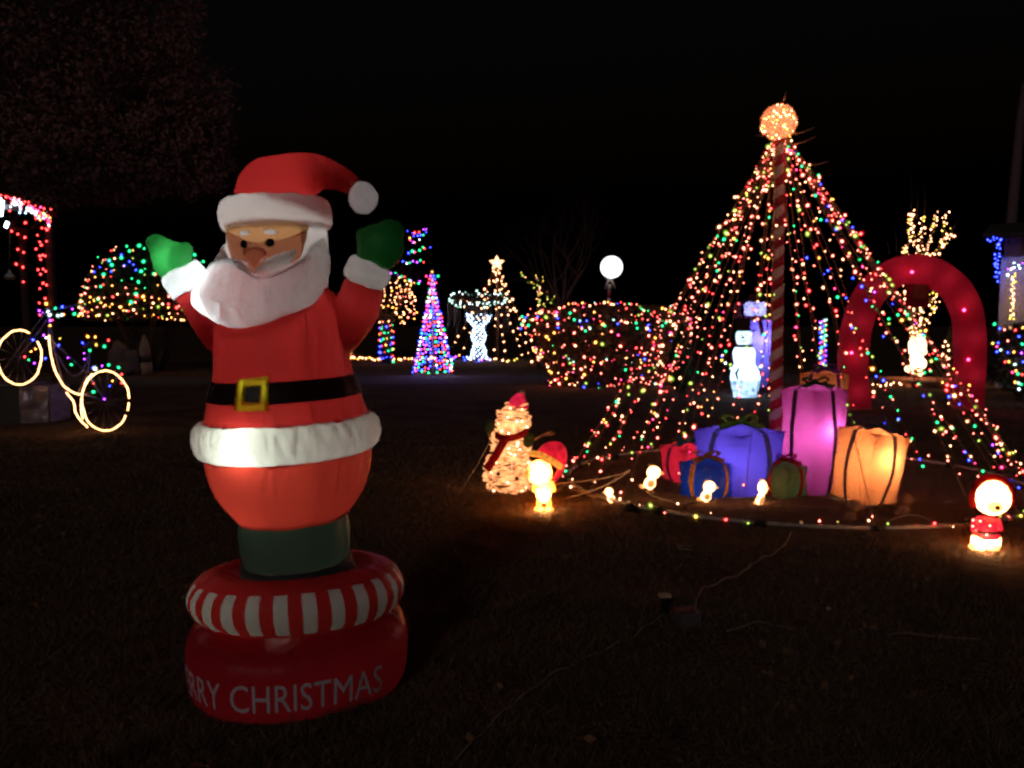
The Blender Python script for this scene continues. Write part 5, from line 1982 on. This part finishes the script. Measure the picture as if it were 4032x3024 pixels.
# dark columnar shrub between the bowl-shaped bed and the strand tree
cyx = W(2680, 1520, 17.2)
cs = thing('columnar_shrub', 'dark green columnar shrub between the bowl-shaped bed and strand tree', 'shrub', (cyx.x, 17.2, 0))
rng = np.random.default_rng(12)
pts = []
zt = W(0, 1285, 17.2).z
for k in range(2600):
    t = rng.random()
    a = rng.uniform(0, 6.28)
    r = .24 * math.sin(math.pi * (.12 + .86 * t)) * rng.uniform(.5, 1) ** .5
    pts.append((cyx.x + r * math.cos(a), 17.2 + r * math.sin(a), t * zt + .05))
leaf_mesh('foliage', solid('green_needles', (.025, .06, .02), .7, var=.5, scale=2), pts, .08, cs, seed=5)
MB().tube([Vector((cyx.x, 17.2, 0)), Vector((cyx.x, 17.2, zt * .8))], .03, 6).build('stem', M_BARK, cs)

# ================================================================== white globe on a candy-cane pole
D5 = 24.0
gc = W(2408, 1052, D5)
gp_ = thing('globe_lamp', 'glowing white globe on a striped candy pole with a bow', 'globe lamp', (W(2392, 1400, D5).x, D5, 0))
MB().ball(gc, 43 * D5 / F_PX, 28, 20).build('globe', emit('globe_white', (.86, .93, 1.0), 2.6), gp_)
pb, pt_ = Vector((W(2385, 1300, D5).x, D5, 0)), gc - Vector((.05, 0, 40 * D5 / F_PX))
n = 14
for k in range(n):
    a, b = pb.lerp(pt_, k / n), pb.lerp(pt_, (k + 1) / n)
    MB().tube([a, b], .055, 10).build('red_band' if k % 2 else 'white_band', M_CRED if k % 2 else M_CWHT, gp_)
bw_ = MB()
for s_ in (-1, 1):
    P = [Vector(p) for p in cr([pt_, pt_ + Vector((s_ * .14, -.05, .05)), pt_ + Vector((s_ * .10, -.05, -.06)), pt_], 4)]
    bw_.tube(P, [(.05, .012)] * len(P), 6, flat=Vector((0, 1, 0)))
    bw_.tube([pt_ + Vector((0, -.06, 0)), pt_ + Vector((s_ * .1, -.08, -.2)), pt_ + Vector((s_ * .14, -.08, -.34))], [(.03, .008)] * 3, 6, flat=Vector((1, 0, 0)))
bw_.build('bow', M_CWHT, gp_)

# small branching shrub with fairy lights behind the bowl-shaped bed
D6 = 27.0
sx = W(2120, 1350, D6)
sh = thing('bare_shrub', 'small bare shrub with tiny yellowish lights behind the bowl-shaped bed', 'shrub', (sx.x, D6, 0))
mb = MB()
stems = [[(2118, 1330), (2120, 1210), (2125, 1160), (2118, 1120), (2110, 1078)], [(2118, 1250), (2112, 1140), (2080, 1110), (2056, 1078)], [(2120, 1260), (2125, 1180), (2130, 1140), (2140, 1082)], [(2118, 1250), (2150, 1190), (2160, 1160), (2152, 1146)],
         [(2120, 1280), (2135, 1210), (2170, 1185), (2182, 1172)]]
paths = []
for q in stems:
    P = [Vector(p) for p in cr([W(x, y, D6) for x, y in q], 5)]
    mb.tube(P, [.035 * (1 - .7 * i / len(P)) for i in range(len(P))], 5)
    paths.append(P[3:])
mb.tube([Vector((sx.x, D6, 0)), W(2118, 1330, D6)], .05, 6)
mb.build('stems', M_BARK, sh)
light_string('tiny yellowish lights on the small bare shrub behind the bowl-shaped bed', 'light string', paths, .10, [('yellow', 5), ('warm', 5), ('lime', 4)], .019, jit=.06)

# large bare tree fading into the dark
D7 = 42.0
bx7 = W(2215, 1380, D7)
bt = thing('bare_tree', 'large leafless tree fading into the dark above the bowl-shaped bed', 'tree', (bx7.x, D7, 0))
mb = MB()
r7 = random.Random(17)
mb.tube([Vector((bx7.x, D7, 0)), Vector((bx7.x, D7, 2.0))], [.34, .28], 8)
for k in range(7):
    a = k * 2 * math.pi / 7 + .3
    branches(mb, (bx7.x, D7, 1.6 + .15 * k), (math.cos(a) * .55, math.sin(a) * .5, 1), 2.3, .13, 4, .55, 5, 3, .05, None, None, r7)
mb.build('trunk', solid('reddish_bark', (.14, .08, .07), .9, var=.3), bt)

# huge evergreen at the top left
D8 = 21.0
ev = thing('evergreen_tree', 'huge dark evergreen spreading over the top left corner', 'tree', (-16.0, D8 + 2, 0))
rng = np.random.default_rng(31)
lobes = [(200, 640, 3.4, 1.1), (480, 600, 2.4, 1.2), (700, 600, 1.5, 1.2), (60, 450, 3.2, 2.2), (420, 350, 3.2, 2.0), (640, 440, 1.8, 1.6), (250, 120, 3.4, 2.4), (520, 60, 1.9, 2.4), (-100, 250, 3, 3), (100, -150, 3.6, 2), (330, 720, 1.8, .5), (800, 520, .8, .7)]
pts = []
for (px, py, rx, rz_) in lobes:
    C = np.array(W(px, py, D8))
    n_ = int(2600 * rx)
    d = rng.normal(size=(n_, 3))
    d /= np.linalg.norm(d, axis=1)[:, None]
    rad = rng.uniform(.35, 1.0, (n_, 1)) ** .5 * (1 + .18 * np.sin(d[:, :1] * 8 + px) * np.cos(d[:, 2:3] * 9))
    clump = np.floor(d * 3.0)
    jitter = np.sin(clump @ np.array([12.9, 78.2, 37.7]) * 43.7)
    pts.append((C + d * rad * np.array([rx, rx * .7, rz_]))[jitter > -.55])
leaf_mesh('crown', solid('brown_evergreen', (.22, .12, .11), .85, var=.85, scale=.35), np.concatenate(pts), .15, ev, seed=7, droop=.5)
mb = MB()
mb.tube([Vector((-16, D8 + 2, 0)), Vector((-15.6, D8 + 1.5, 6)), Vector((-14.8, D8 + 1, 13))], [.5, .4, .2], 10)
for (px, py, rx, rz_) in lobes:
    c = W(px, py, D8)
    mb.tube([Vector((-15.4, D8 + 1.4, max(2.5, c.z - 1.5))), Vector((-15.4, D8 + 1.4, c.z)).lerp(c, .5), c], [.16, .1, .04], 6)
mb.build('trunk', M_BARK, ev)
# ================================================================== pair of lit snowmen
D9 = G(2935, 1563).y
k9 = D9 / F_PX
M_SNW = glow('lit_snowman_white', (0.45, 0.72, 1.0), 4.0, (.7, .75, .8), .35, 10)
M_SNF = glow('lit_snowman_face', (0.55, 0.85, 1.0), 2.0, (.7, .75, .8), .3, 14)
M_SNL = glow('lit_snowman_legs', (0.40, 0.66, 1.0), 1.6, (.6, .65, .7), .7, 9)
M_HATB = solid('brown_black_felt', (.05, .025, .02), .8)
M_SCRF = solid('maroon_felt', (.16, .02, .035), .8)
s1 = thing('lit_snowman', 'brilliant white tinsel snowman in a dark top hat, front one of two', 'snowman', G(2935, 1563), 'pair of lit snowmen')


def q9(px, py, dy=0.0):
    return W(px, py, D9 + dy)


def stack(name, mat, prof, parent, yoff=0.0, n=28, depth=.75, wob=.03):
    mb = MB()
    vs = []
    P = cr(prof, 4)
    for (x, y, hw) in P:
        c = q9(x, y, yoff)
        for k in range(n):
            a = 2 * math.pi * k / n
            w_ = 1 + wob * noise.noise(Vector((math.cos(a) * 2, math.sin(a) * 2, y * .05)))
            vs.append(c + Vector((hw * k9 * w_ * math.cos(a), hw * k9 * depth * w_ * math.sin(a), 0)))
    fs = []
    for i in range(len(P) - 1):
        for k in range(n):
            k2 = (k + 1) % n
            fs.append((i * n + k, (i + 1) * n + k, (i + 1) * n + k2, i * n + k2))
    fs.append(tuple(range(n)))
    fs.append(tuple((len(P) - 1) * n + k for k in range(n - 1, -1, -1)))
    mb.add(vs, fs)
    return mb.build(name, mat, parent)


stack('head', M_SNF, [(2930, 1304, 24), (2930, 1312, 31), (2930, 1332, 32), (2930, 1350, 28), (2930, 1358, 22)], s1)
stack('body', M_SNW, [(2930, 1366, 34), (2930, 1385, 42), (2930, 1410, 42), (2932, 1432, 40), (2932, 1445, 46), (2934, 1470, 56), (2934, 1495, 58)], s1)
stack('skirt', M_SNL, [(2934, 1495, 58), (2934, 1520, 54), (2934, 1545, 48), (2934, 1563, 46)], s1, wob=.06)
hh_ = stack('top_hat', M_HATB, [(2925, 1252, 30), (2925, 1256, 30), (2926, 1295, 27), (2928, 1300, 27)], s1)
stack('brim', M_HATB, [(2929, 1298, 50), (2929, 1304, 50)], hh_)
stack('scarf', M_SCRF, [(2930, 1356, 30), (2930, 1362, 38), (2930, 1368, 36)], s1, depth=.85)
for (x, y) in ((2920, 1320), (2938, 1318)):
    MB().ball(q9(x, y, -.17), 4 * k9, 8, 6).build('eye', M_RUB, s1)
MB().tube([q9(2928, 1328, -.18), q9(2914, 1332, -.26)], [5 * k9, 1 * k9], 8).build('nose', solid('carrot', (.5, .15, .03), .6), s1)
MB().tube([q9(2916, 1340, -.185), q9(2928, 1345, -.19), q9(2942, 1339, -.185)], 2 * k9, 5).build('mouth', M_RUB, s1)
for y in (1382, 1400, 1416):
    MB().ball(q9(2916, y, -.235), 4 * k9, 8, 6).build('button', M_RUB, s1)
MB().tube([q9(2905, 1495, -.28), q9(2898, 1470, -.27), q9(2910, 1450, -.24)], [4 * k9, 6 * k9, 4 * k9], 6).build('ribbon', M_RUB, s1)
bulb(q9(2995, 1443, -.1), 'cold', .045, s1)
for x, y, c in ((2858, 1384, 'green'), (2842, 1402, 'blue'), (2855, 1400, 'red'), (2842, 1418, 'lime'), (2862, 1420, 'white'), (2854, 1430, 'white'), (2876, 1435, 'lime'), (2876, 1450, 'mint')):
    pass
gl = thing('light_string', 'short loop of coloured lights held beside the front snowman', 'light string', q9(2860, 1450), None)
P = [q9(x, y, .1) for x, y in ((2858, 1384), (2842, 1402), (2842, 1418), (2856, 1430), (2876, 1436), (2878, 1450))]
MB().tube(P, .005, 4).build('wire', M_WIRE, gl)
for p, c in zip(P, ('green', 'blue', 'yellow', 'white', 'lime', 'mint')):
    bulb(p, c, .026, gl)

DY = 1.1
s2 = thing('lit_snowman', 'tall lavender-lit inflatable snowman in a red hat, behind the white one', 'snowman', W(2975, 1490, D9 + DY) * Vector((1, 1, 0)) if False else Vector((W(2975, 1490, D9 + DY).x, D9 + DY, 0)), 'pair of lit snowmen')
M_LAV = nylon('lavender_lit_nylon', (.45, .45, .85), (.6, .6, 1.0), .6, .3)
stack('body', M_LAV, [(2985, 1255, 30), (2985, 1265, 62), (2982, 1300, 74), (2978, 1350, 80), (2972, 1410, 82), (2974, 1450, 60), (2978, 1500, 48), (2978, 1522, 44)], s2, DY, depth=.8)
stack('head', M_LAV, [(2973, 1188, 34), (2973, 1194, 42), (2973, 1218, 44), (2973, 1238, 42), (2973, 1248, 34)], s2, DY, depth=.85)
h9 = stack('hat', M_SCRF, [(2975, 1158, 20), (2975, 1168, 27), (2975, 1182, 32)], s2, DY)
stack('hat_brim', M_HATB, [(2974, 1180, 47), (2974, 1190, 48)], h9, DY)
stack('scarf', M_SCRF, [(2973, 1244, 40), (2973, 1254, 56), (2973, 1262, 50)], s2, DY, depth=.9)
MB().tube([q9(2990, 1258, DY - .42), q9(2998, 1290, DY - .5), q9(3003, 1320, DY - .52)], [(9 * k9, .02)] * 3, 8, flat=Vector((1, 0, 0))).build('scarf_tail', M_SCRF, s2)
MB().tube([q9(2925, 1275, DY), q9(2905, 1245, DY), q9(2895, 1215, DY), q9(2910, 1200, DY)], [15 * k9, 16 * k9, 17 * k9, 16 * k9], 12).build('arm', M_SCRF, s2)
MB().ball(q9(2908, 1200, DY), (20 * k9, 16 * k9, 13 * k9), 12, 8).build('mitten', M_LAV, s2)
MB().tube([q9(2915, 1350, DY - .1), q9(2895, 1385, DY - .2), q9(2890, 1420, DY - .3)], [15 * k9, 16 * k9, 14 * k9], 12).build('arm', M_SCRF, s2)
for (x, y) in ((2942, 1209), (2971, 1199), (2985, 1212)):
    MB().ball(q9(x, y, DY - .21), 4.5 * k9, 8, 6).build('eye', M_RUB, s2)
MB().tube([q9(2962, 1216, DY - .2), q9(2966, 1224, DY - .36)], [7 * k9, 2 * k9], 8).build('nose', glow('lit_carrot', (1, .35, .2), .9, (.6, .3, .2)), s2)
lamp('snowman_lamp', q9(2973, 1220, DY), 5.0, (.62, .64, 1.0), s2, .05)
lamp('snowman_lamp', q9(2990, 1340, DY - .1), 18, (.26, .20, 1.0), s2, .08)

# ================================================================== red inflatable arch
D10 = G(3600, 1608).y
k10 = D10 / F_PX
M_ARCH = nylon('arch_red', (.38, .02, .045), (.42, .02, .05), .45, .25, (3, 3, 3), rough=.8)
ar = thing('inflatable_arch', 'large dark red inflatable arch behind the gifts', 'inflatable arch', (W(3590, 1600, D10).x, D10, 0))
cl = [(3372, 1612), (3362, 1540), (3358, 1450), (3362, 1360), (3378, 1270), (3415, 1175), (3470, 1110), (3530, 1072), (3590, 1060), (3650, 1066), (3715, 1098), (3770, 1150), (3806, 1230), (3818, 1330), (3818, 1430), (3812, 1520), (3808, 1612)]
P = [Vector(p) for p in cr([W(x, y, D10) for x, y in cl], 6)]
mb = MB()
NR = 28
for i, p in enumerate(P):
    t = (P[min(i + 1, len(P) - 1)] - P[max(i - 1, 0)]).normalized()
    nrm = Vector((t.z, 0, -t.x))
    for k in range(NR):
        a = 2 * math.pi * k / NR
        ca, sa = math.cos(a), math.sin(a)
        u = math.copysign(abs(ca) ** .45, ca) * 56 * k10 * (1 + .05 * noise.noise(p * 2))
        v = math.copysign(abs(sa) ** .75, sa) * 40 * k10 * (1 + .08 * noise.noise(p * 3 + Vector((k * .3, 0, 0))))
        mb.v.append(tuple(p + nrm * u + Vector((0, v, 0))))
for i in range(len(P) - 1):
    for k in range(NR):
        k2 = (k + 1) % NR
        mb.f.append((i * NR + k, i * NR + k2, (i + 1) * NR + k2, (i + 1) * NR + k))
for i, v_ in enumerate(mb.v):
    mb.v[i] = (v_[0], v_[1], max(.01, v_[2]))
mb.build('tube', M_ARCH, ar)
for p in P[6::9]:
    lamp('arch_lamp', p, 1.9, (1, .45, .5), ar, .12)
# hanging sign flap with a tan centre
MB().box(W(3612, 1165, D10 - .05), (88 * k10, .05, 90 * k10)).build('hanging_flap', M_ARCH, ar, smooth=False)
MB().box(W(3620, 1150, D10 - .09), (52 * k10, .03, 56 * k10)).build('flap_panel', solid('tan_panel', (.22, .06, .03), .7), ar, smooth=False)
for (x, y) in ((3591, 1071), (3796, 1221), (3813, 1416), (3353, 1389)):
    p = W(x, y, D10 - 48 * k10 - .03)
    o = bulb(p, 'pink', .042, ar, 1.0)
    lamp('arch_lamp', p - Vector((0, .10, 0)), 1.0, (1, .06, .16), ar, .04)

# ================================================================== lit vase-shaped tree behind the arch
D11 = 20.0
k11 = D11 / F_PX
vx = W(3600, 1530, D11).x
vt = thing('vase_tree', 'bare vase-shaped tree wrapped in warm lights behind the red arch', 'tree', (vx, D11, 0))
trunk = [(3605, 1500), (3603, 1420), (3600, 1340), (3602, 1300)]
br = [[(3602, 1310), (3590, 1260), (3580, 1200), (3572, 1130), (3570, 1060), (3565, 1000), (3580, 960), (3573, 900), (3585, 860), (3600, 822)],
      [(3602, 1310), (3600, 1250), (3610, 1180), (3615, 1100), (3610, 1000), (3600, 940), (3590, 880), (3572, 850)],
      [(3602, 1310), (3625, 1250), (3640, 1190), (3650, 1100), (3660, 1020), (3690, 990), (3720, 950), (3745, 930), (3752, 900)],
      [(3602, 1310), (3615, 1260), (3630, 1220), (3660, 1180), (3690, 1150)],
      [(3605, 1310), (3650, 1260), (3680, 1220), (3685, 1190)],
      [(3640, 1080), (3640, 1010), (3650, 960), (3670, 920), (3680, 880), (3684, 835)],
      [(3650, 1060), (3690, 990), (3710, 950), (3716, 890), (3728, 832)],
      [(3600, 1270), (3575, 1220), (3570, 1170), (3572, 1130)],
      [(3610, 1000), (3625, 960), (3632, 880), (3630, 850)],
      [(3575, 1010), (3560, 985), (3555, 975)]]
mb = MB()
paths = []
mb.tube([Vector((vx, D11, 0))] + [W(x, y, D11) for x, y in trunk], [.09, .08, .07, .06, .05], 8)
for q in br:
    P = [Vector(p) for p in cr([W(x, y, D11 + .3 * math.sin(i + q[0][1])) for i, (x, y) in enumerate(q)], 4)]
    mb.tube(P, [.03 * (1 - .75 * i / len(P)) + .004 for i in range(len(P))], 5)
    paths.append(P)
for (x, y, x2, y2) in ((3500, 1000, 3485, 940), (3530, 990, 3515, 880), (3585, 860, 3584, 690), (3610, 860, 3605, 720), (3640, 840, 3635, 720), (3752, 900, 3778, 850), (3690, 870, 3692, 810)):
    a, b = W(x, y, D11), W(x2, y2, D11)
    mb.tube([a, a.lerp(b, .5) + Vector((.04, 0, 0)), b], [.012, .008, .004], 4)
mb.build('trunk', M_BARK, vt)
light_string('warm lights wound along the branches of the vase-shaped tree', 'light string', paths, .062, [('warm', 12), ('yellow', 3)], .021, jit=.07, rv=.3)
tw = []
for k in range(80):
    t = k / 79
    p = W(3602, 1300, D11).lerp(W(3605, 1480, D11), t)
    tw.append(p + Vector((.11 * math.cos(k * .9), -.05 + .11 * math.sin(k * .9), 0)))
light_string('warm lights wrapped round the trunk of the vase-shaped tree', 'light string', tw, .05, [('warm', 1)], .026, jit=.03)
# brilliant lantern figure at the trunk
lf = thing('lantern_cluster', 'overexposed cluster of warm lanterns at the foot of the vase-shaped tree', 'lanterns', W(3605, 1500, D11 - .4))
M_LAN = glow('lantern_glow', (1.0, .62, .30), 6.0, (.8, .7, .5), .3, 5)
MB().tube([W(3610, 1330, D11 - .4), W(3612, 1345, D11 - .4), W(3614, 1390, D11 - .4), W(3610, 1402, D11 - .4)], [18 * k11, 31 * k11, 31 * k11, 20 * k11], 16).build('lantern', M_LAN, lf)
MB().tube([W(3600, 1402, D11 - .4), W(3598, 1450, D11 - .4)], [14 * k11, 10 * k11], 12).build('lantern', M_LAN, lf)
MB().ball(W(3578, 1452, D11 - .5), 14 * k11, 14, 10).build('lantern', M_LAN, lf)
MB().ball(W(3632, 1432, D11 - .5), (15 * k11, 13 * k11, 20 * k11), 14, 10).build('lantern', M_LAN, lf)
MB().tube([W(3605, 1450, D11 - .4), W(3600, 1495, D11 - .4)], 6 * k11, 8).build('stand', M_STICK, lf)
ed = [W(x, y, D11 - .9) for x, y in cr([(3440, 1512), (3480, 1512), (3520, 1512), (3560, 1520), (3600, 1524), (3640, 1526), (3690, 1524), (3735, 1516)], 5)]
light_string('bright warm lights edging the bed at the foot of the vase-shaped tree', 'light string', ed, .085, [('warm', 8), ('salmon', 3)], .030, jit=.05, rv=.4)
bdp = W(3640, 1512, D11 - .5)
tag(MB().lathe(cr([(.95, 0), (1.0, .10), (.92, .16), (.5, .17)], 3), 32, (bdp.x, D11 - .2)).build('planter_ring', solid('terracotta', (.30, .11, .06), .8)), 'low terracotta planter ring at the foot of the vase-shaped tree', 'planter')
# small warm conical shrub beside it
wx_ = W(3735, 1490, D11 + 1)
ws = thing('small_conifer', 'small conifer with warm bulbs half hidden by the arch leg', 'shrub', (wx_.x, D11 + 1, 0))
rng = np.random.default_rng(41)
pts = []
for k in range(900):
    t = rng.random()
    a = rng.uniform(0, 6.28)
    r = .42 * (1 - t) * rng.uniform(.5, 1)
    pts.append((wx_.x + r * math.cos(a), D11 + 1 + r * math.sin(a), .1 + t * 1.35))
leaf_mesh('foliage', M_FOL, pts, .10, ws, seed=6)
MB().tube([Vector((wx_.x, D11 + 1, 0)), Vector((wx_.x, D11 + 1, 1.2))], .03, 6).build('stem', M_BARK, ws)
wsl = thing('light_string', 'warm bulbs on the small conifer beside the arch leg', 'light string', (wx_.x, D11 + .6, .1))
P = [W(x, y, D11 + .5) for x, y in ((3722, 1345), (3733, 1360), (3714, 1364), (3736, 1380), (3712, 1395), (3726, 1405), (3735, 1412), (3707, 1402), (3700, 1415), (3735, 1437), (3712, 1433), (3667, 1423))]
MB().tube(P, .004, 4).build('wire', M_WIRE, wsl)
for p in P:
    bulb(p, 'warm', .03, wsl)

# ================================================================== striped light column behind the strand tree
D12 = 16.0
lc = thing('light_column', 'thin column wrapped in blue pink and green lights left of the arch', 'light column', Vector((W(3240, 1420, D12).x, D12, 0)))
MB().tube([Vector((W(3240, 1420, D12).x, D12, 0)), W(3241, 1255, D12)], .03, 8).build('post', M_PIPE, lc)
P = []
for k in range(120):
    t = k / 119
    a = t * 2 * math.pi * 9
    p = W(3240, 1440, D12).lerp(W(3241, 1258, D12), t)
    P.append(p + Vector((.06 * math.cos(a), .06 * math.sin(a), 0)))
MB().tube(P, .005, 4).build('wire', M_WIRE, lc)
for i, p in enumerate(P[::2]):
    bulb(p, pick([('blue', 5), ('pink', 3), ('green', 3), ('mint', 2), ('red', 2), ('purple', 2)]), .02, lc)

# ================================================================== house corner at the right edge
D13 = 19.0
M_WALL = solid('white_siding', (.62, .62, .66), .6, var=.08, scale=2)
M_TRIM = solid('brown_fascia', (.13, .06, .05), .7, var=.2)
hx0 = W(3932, 1300, D13).x
hz1, hz2 = W(0, 1012, D13).z, W(0, 940, D13).z
hs = thing('house', 'corner of a pale house with brown eaves lit violet at the right edge', 'house', (hx0, D13, 0))
MB().box((hx0 + 2.2, D13 + 2.5, hz1 / 2), (4.4, 5.0, hz1)).build('wall', M_WALL, hs, smooth=False)
MB().box((hx0 + .05, D13 - .03, hz1 / 2 - .02), (.12, .06, hz1 - .05)).build('corner_board', solid('corner_board', (.5, .5, .56), .6), hs, smooth=False)
fz = MB().box((hx0 + 2.2, D13 - .06, (hz1 + hz2) / 2 + .01), (4.3, .10, hz2 - hz1)).build('fascia', M_TRIM, hs, smooth=False)
for k in range(7):
    MB().box((hx0 + .1 + .28 * k, D13 - .12, (hz1 + hz2) / 2 + .01), (.02, .03, hz2 - hz1 - .02)).build('batten', M_TRIM, fz, smooth=False)
mb = MB()
mb.add([(hx0 - .4, D13 - .5, hz2 + .01), (hx0 + 5, D13 - .5, hz2 + .01), (hx0 + 5, D13 + 2.5, hz2 + .55), (hx0 - .4, D13 + 2.5, hz2 + .55), (hx0 - .4, D13 - .5, hz2 + .09), (hx0 + 5, D13 - .5, hz2 + .09), (hx0 + 5, D13 + 2.5, hz2 + .63), (hx0 - .4, D13 + 2.5, hz2 + .63),
        (hx0 + 5, D13 + 5.5, hz2 + .01), (hx0 - .4, D13 + 5.5, hz2 + .01), (hx0 + 5, D13 + 5.5, hz2 + .09), (hx0 - .4, D13 + 5.5, hz2 + .09)],
       [(0, 1, 2, 3), (4, 7, 6, 5), (0, 4, 5, 1), (0, 3, 7, 4), (1, 5, 6, 2), (3, 2, 8, 9), (7, 11, 10, 6), (9, 8, 10, 11), (3, 9, 11, 7), (2, 6, 10, 8)])
mb.build('roof', solid('dark_shingle', (.05, .04, .045), .9), hs, smooth=False)
dz = W(0, 1115, D13).z
dx0 = W(3985, 1200, D13).x
dr = MB().box((dx0 + 1.3, D13 - .02, dz / 2), (2.5, .04, dz)).build('garage_door', solid('door_panel', (.55, .55, .62), .5, var=.1), hs, smooth=False)
for k in range(4):
    MB().box((dx0 + 1.3, D13 - .05, dz * (k + .5) / 4), (2.36, .02, dz / 4 - .05)).build('panel', solid('door_slab', (.52, .52, .6), .5, var=.1), dr, smooth=False)
hs.rotation_euler = (0, 0, math.radians(-34))
# tall pole behind the roof
bpole = thing('utility_pole', 'tall bare pole leaning behind the house roof at the right edge', 'pole', Vector((W(3935, 1300, 24).x, 24, 0)))
MB().tube([Vector((W(3935, 1300, 24).x, 24, 0)), W(3978, 920, 24), W(4020, 470, 24), W(4040, 330, 24)], [.16, .15, .13, .12], 12).build('shaft', solid('pole_wood', (.12, .085, .10), .8), bpole)
pts = [W(x, y, D13 - .25) for x, y in cr([(3888, 950), (3905, 943), (3935, 935), (3934, 960), (3928, 1000), (3924, 1040), (3930, 1070), (3926, 1100), (3932, 1108)], 5)]
light_string('vivid blue lights hanging from the house eave', 'light string', pts, .035, [('blue', 9), ('cold', 1)], .022, jit=.05)
lamp('eave_lamp', W(3950, 1130, D13 - .6), 2.0, (.35, .25, 1.0), hs, .1)
pts = [W(x, y, D13 - .55) for x, y in cr([(4032, 1050), (4005, 1045), (3985, 1060), (3972, 1080)], 4)]
light_string('white lights along the top of the garage door frame', 'light string', pts, .04, [('white', 4), ('cold', 4), ('purple', 2)], .024, jit=.07)
pts = []
for k in range(30):
    t = k / 29
    pts.append(W(3992 - 8 * t + 8 * math.sin(k * 1.6), 1075 + 190 * t, D13 - .48))
light_string('warm lights spiralling down the side of the garage door frame', 'light string', pts, .055, [('warm', 7), ('yellow', 4)], .022, jit=.015)
# lit shrub before the house
D14 = 15.5
hx_ = W(4010, 1540, D14)
ls = thing('shrub', 'dark shrub in coloured lights before the house at the right edge', 'shrub', (hx_.x, D14, 0))
rng = np.random.default_rng(51)
c_ = np.array(W(4030, 1410, D14))
N = 3500
d = rng.normal(size=(N, 3))
d /= np.linalg.norm(d, axis=1)[:, None]
leaf_mesh('foliage', M_FOL, c_ + d * (rng.uniform(.5, 1, (N, 1)) ** .5) * np.array([.62, .6, .72]), .10, ls, seed=9)
MB().tube([Vector((hx_.x, D14, 0)), Vector((c_[0], D14, c_[2]))], .05, 6).build('stem', M_BARK, ls)
P = [(3916, 1276, 'green'), (3936, 1293, 'blue'), (3955, 1298, 'salmon'), (3998, 1300, 'red'), (4012, 1325, 'blue'), (3909, 1352, 'yellow'), (3930, 1350, 'blue'), (3968, 1342, 'salmon'), (3925, 1365, 'pink'), (3940, 1378, 'mint'), (3925, 1385, 'blue'),
     (3968, 1388, 'blue'), (3992, 1386, 'gold'), (4025, 1355, 'green'), (4022, 1390, 'purple'), (3958, 1425, 'red'), (3972, 1424, 'yellow'), (3996, 1435, 'mint'), (4028, 1425, 'blue'), (3986, 1466, 'pink'), (4000, 1460, 'gold'), (4008, 1472, 'green'),
     (4025, 1475, 'red'), (3997, 1505, 'gold'), (4010, 1508, 'mint'), (4020, 1513, 'green'), (4012, 1532, 'white'), (3978, 1290, 'dim'), (4028, 1290, 'gold')]
sl = thing('light_string', 'coloured lights draped over the shrub before the house', 'light string', (hx_.x - .3, D14 - .5, .2))
Q = [W(x, y, D14 - .55) for x, y, c in P]
mb = MB()
for a, b in zip(Q[:-1], Q[1:]):
    if (a - b).length < .5:
        mb.tube([a, b], .004, 4, cap=False)
mb.build('wire', M_WIRE, sl)
for q, (x, y, c) in zip(Q, P):
    bulb(q, c, .024, sl)
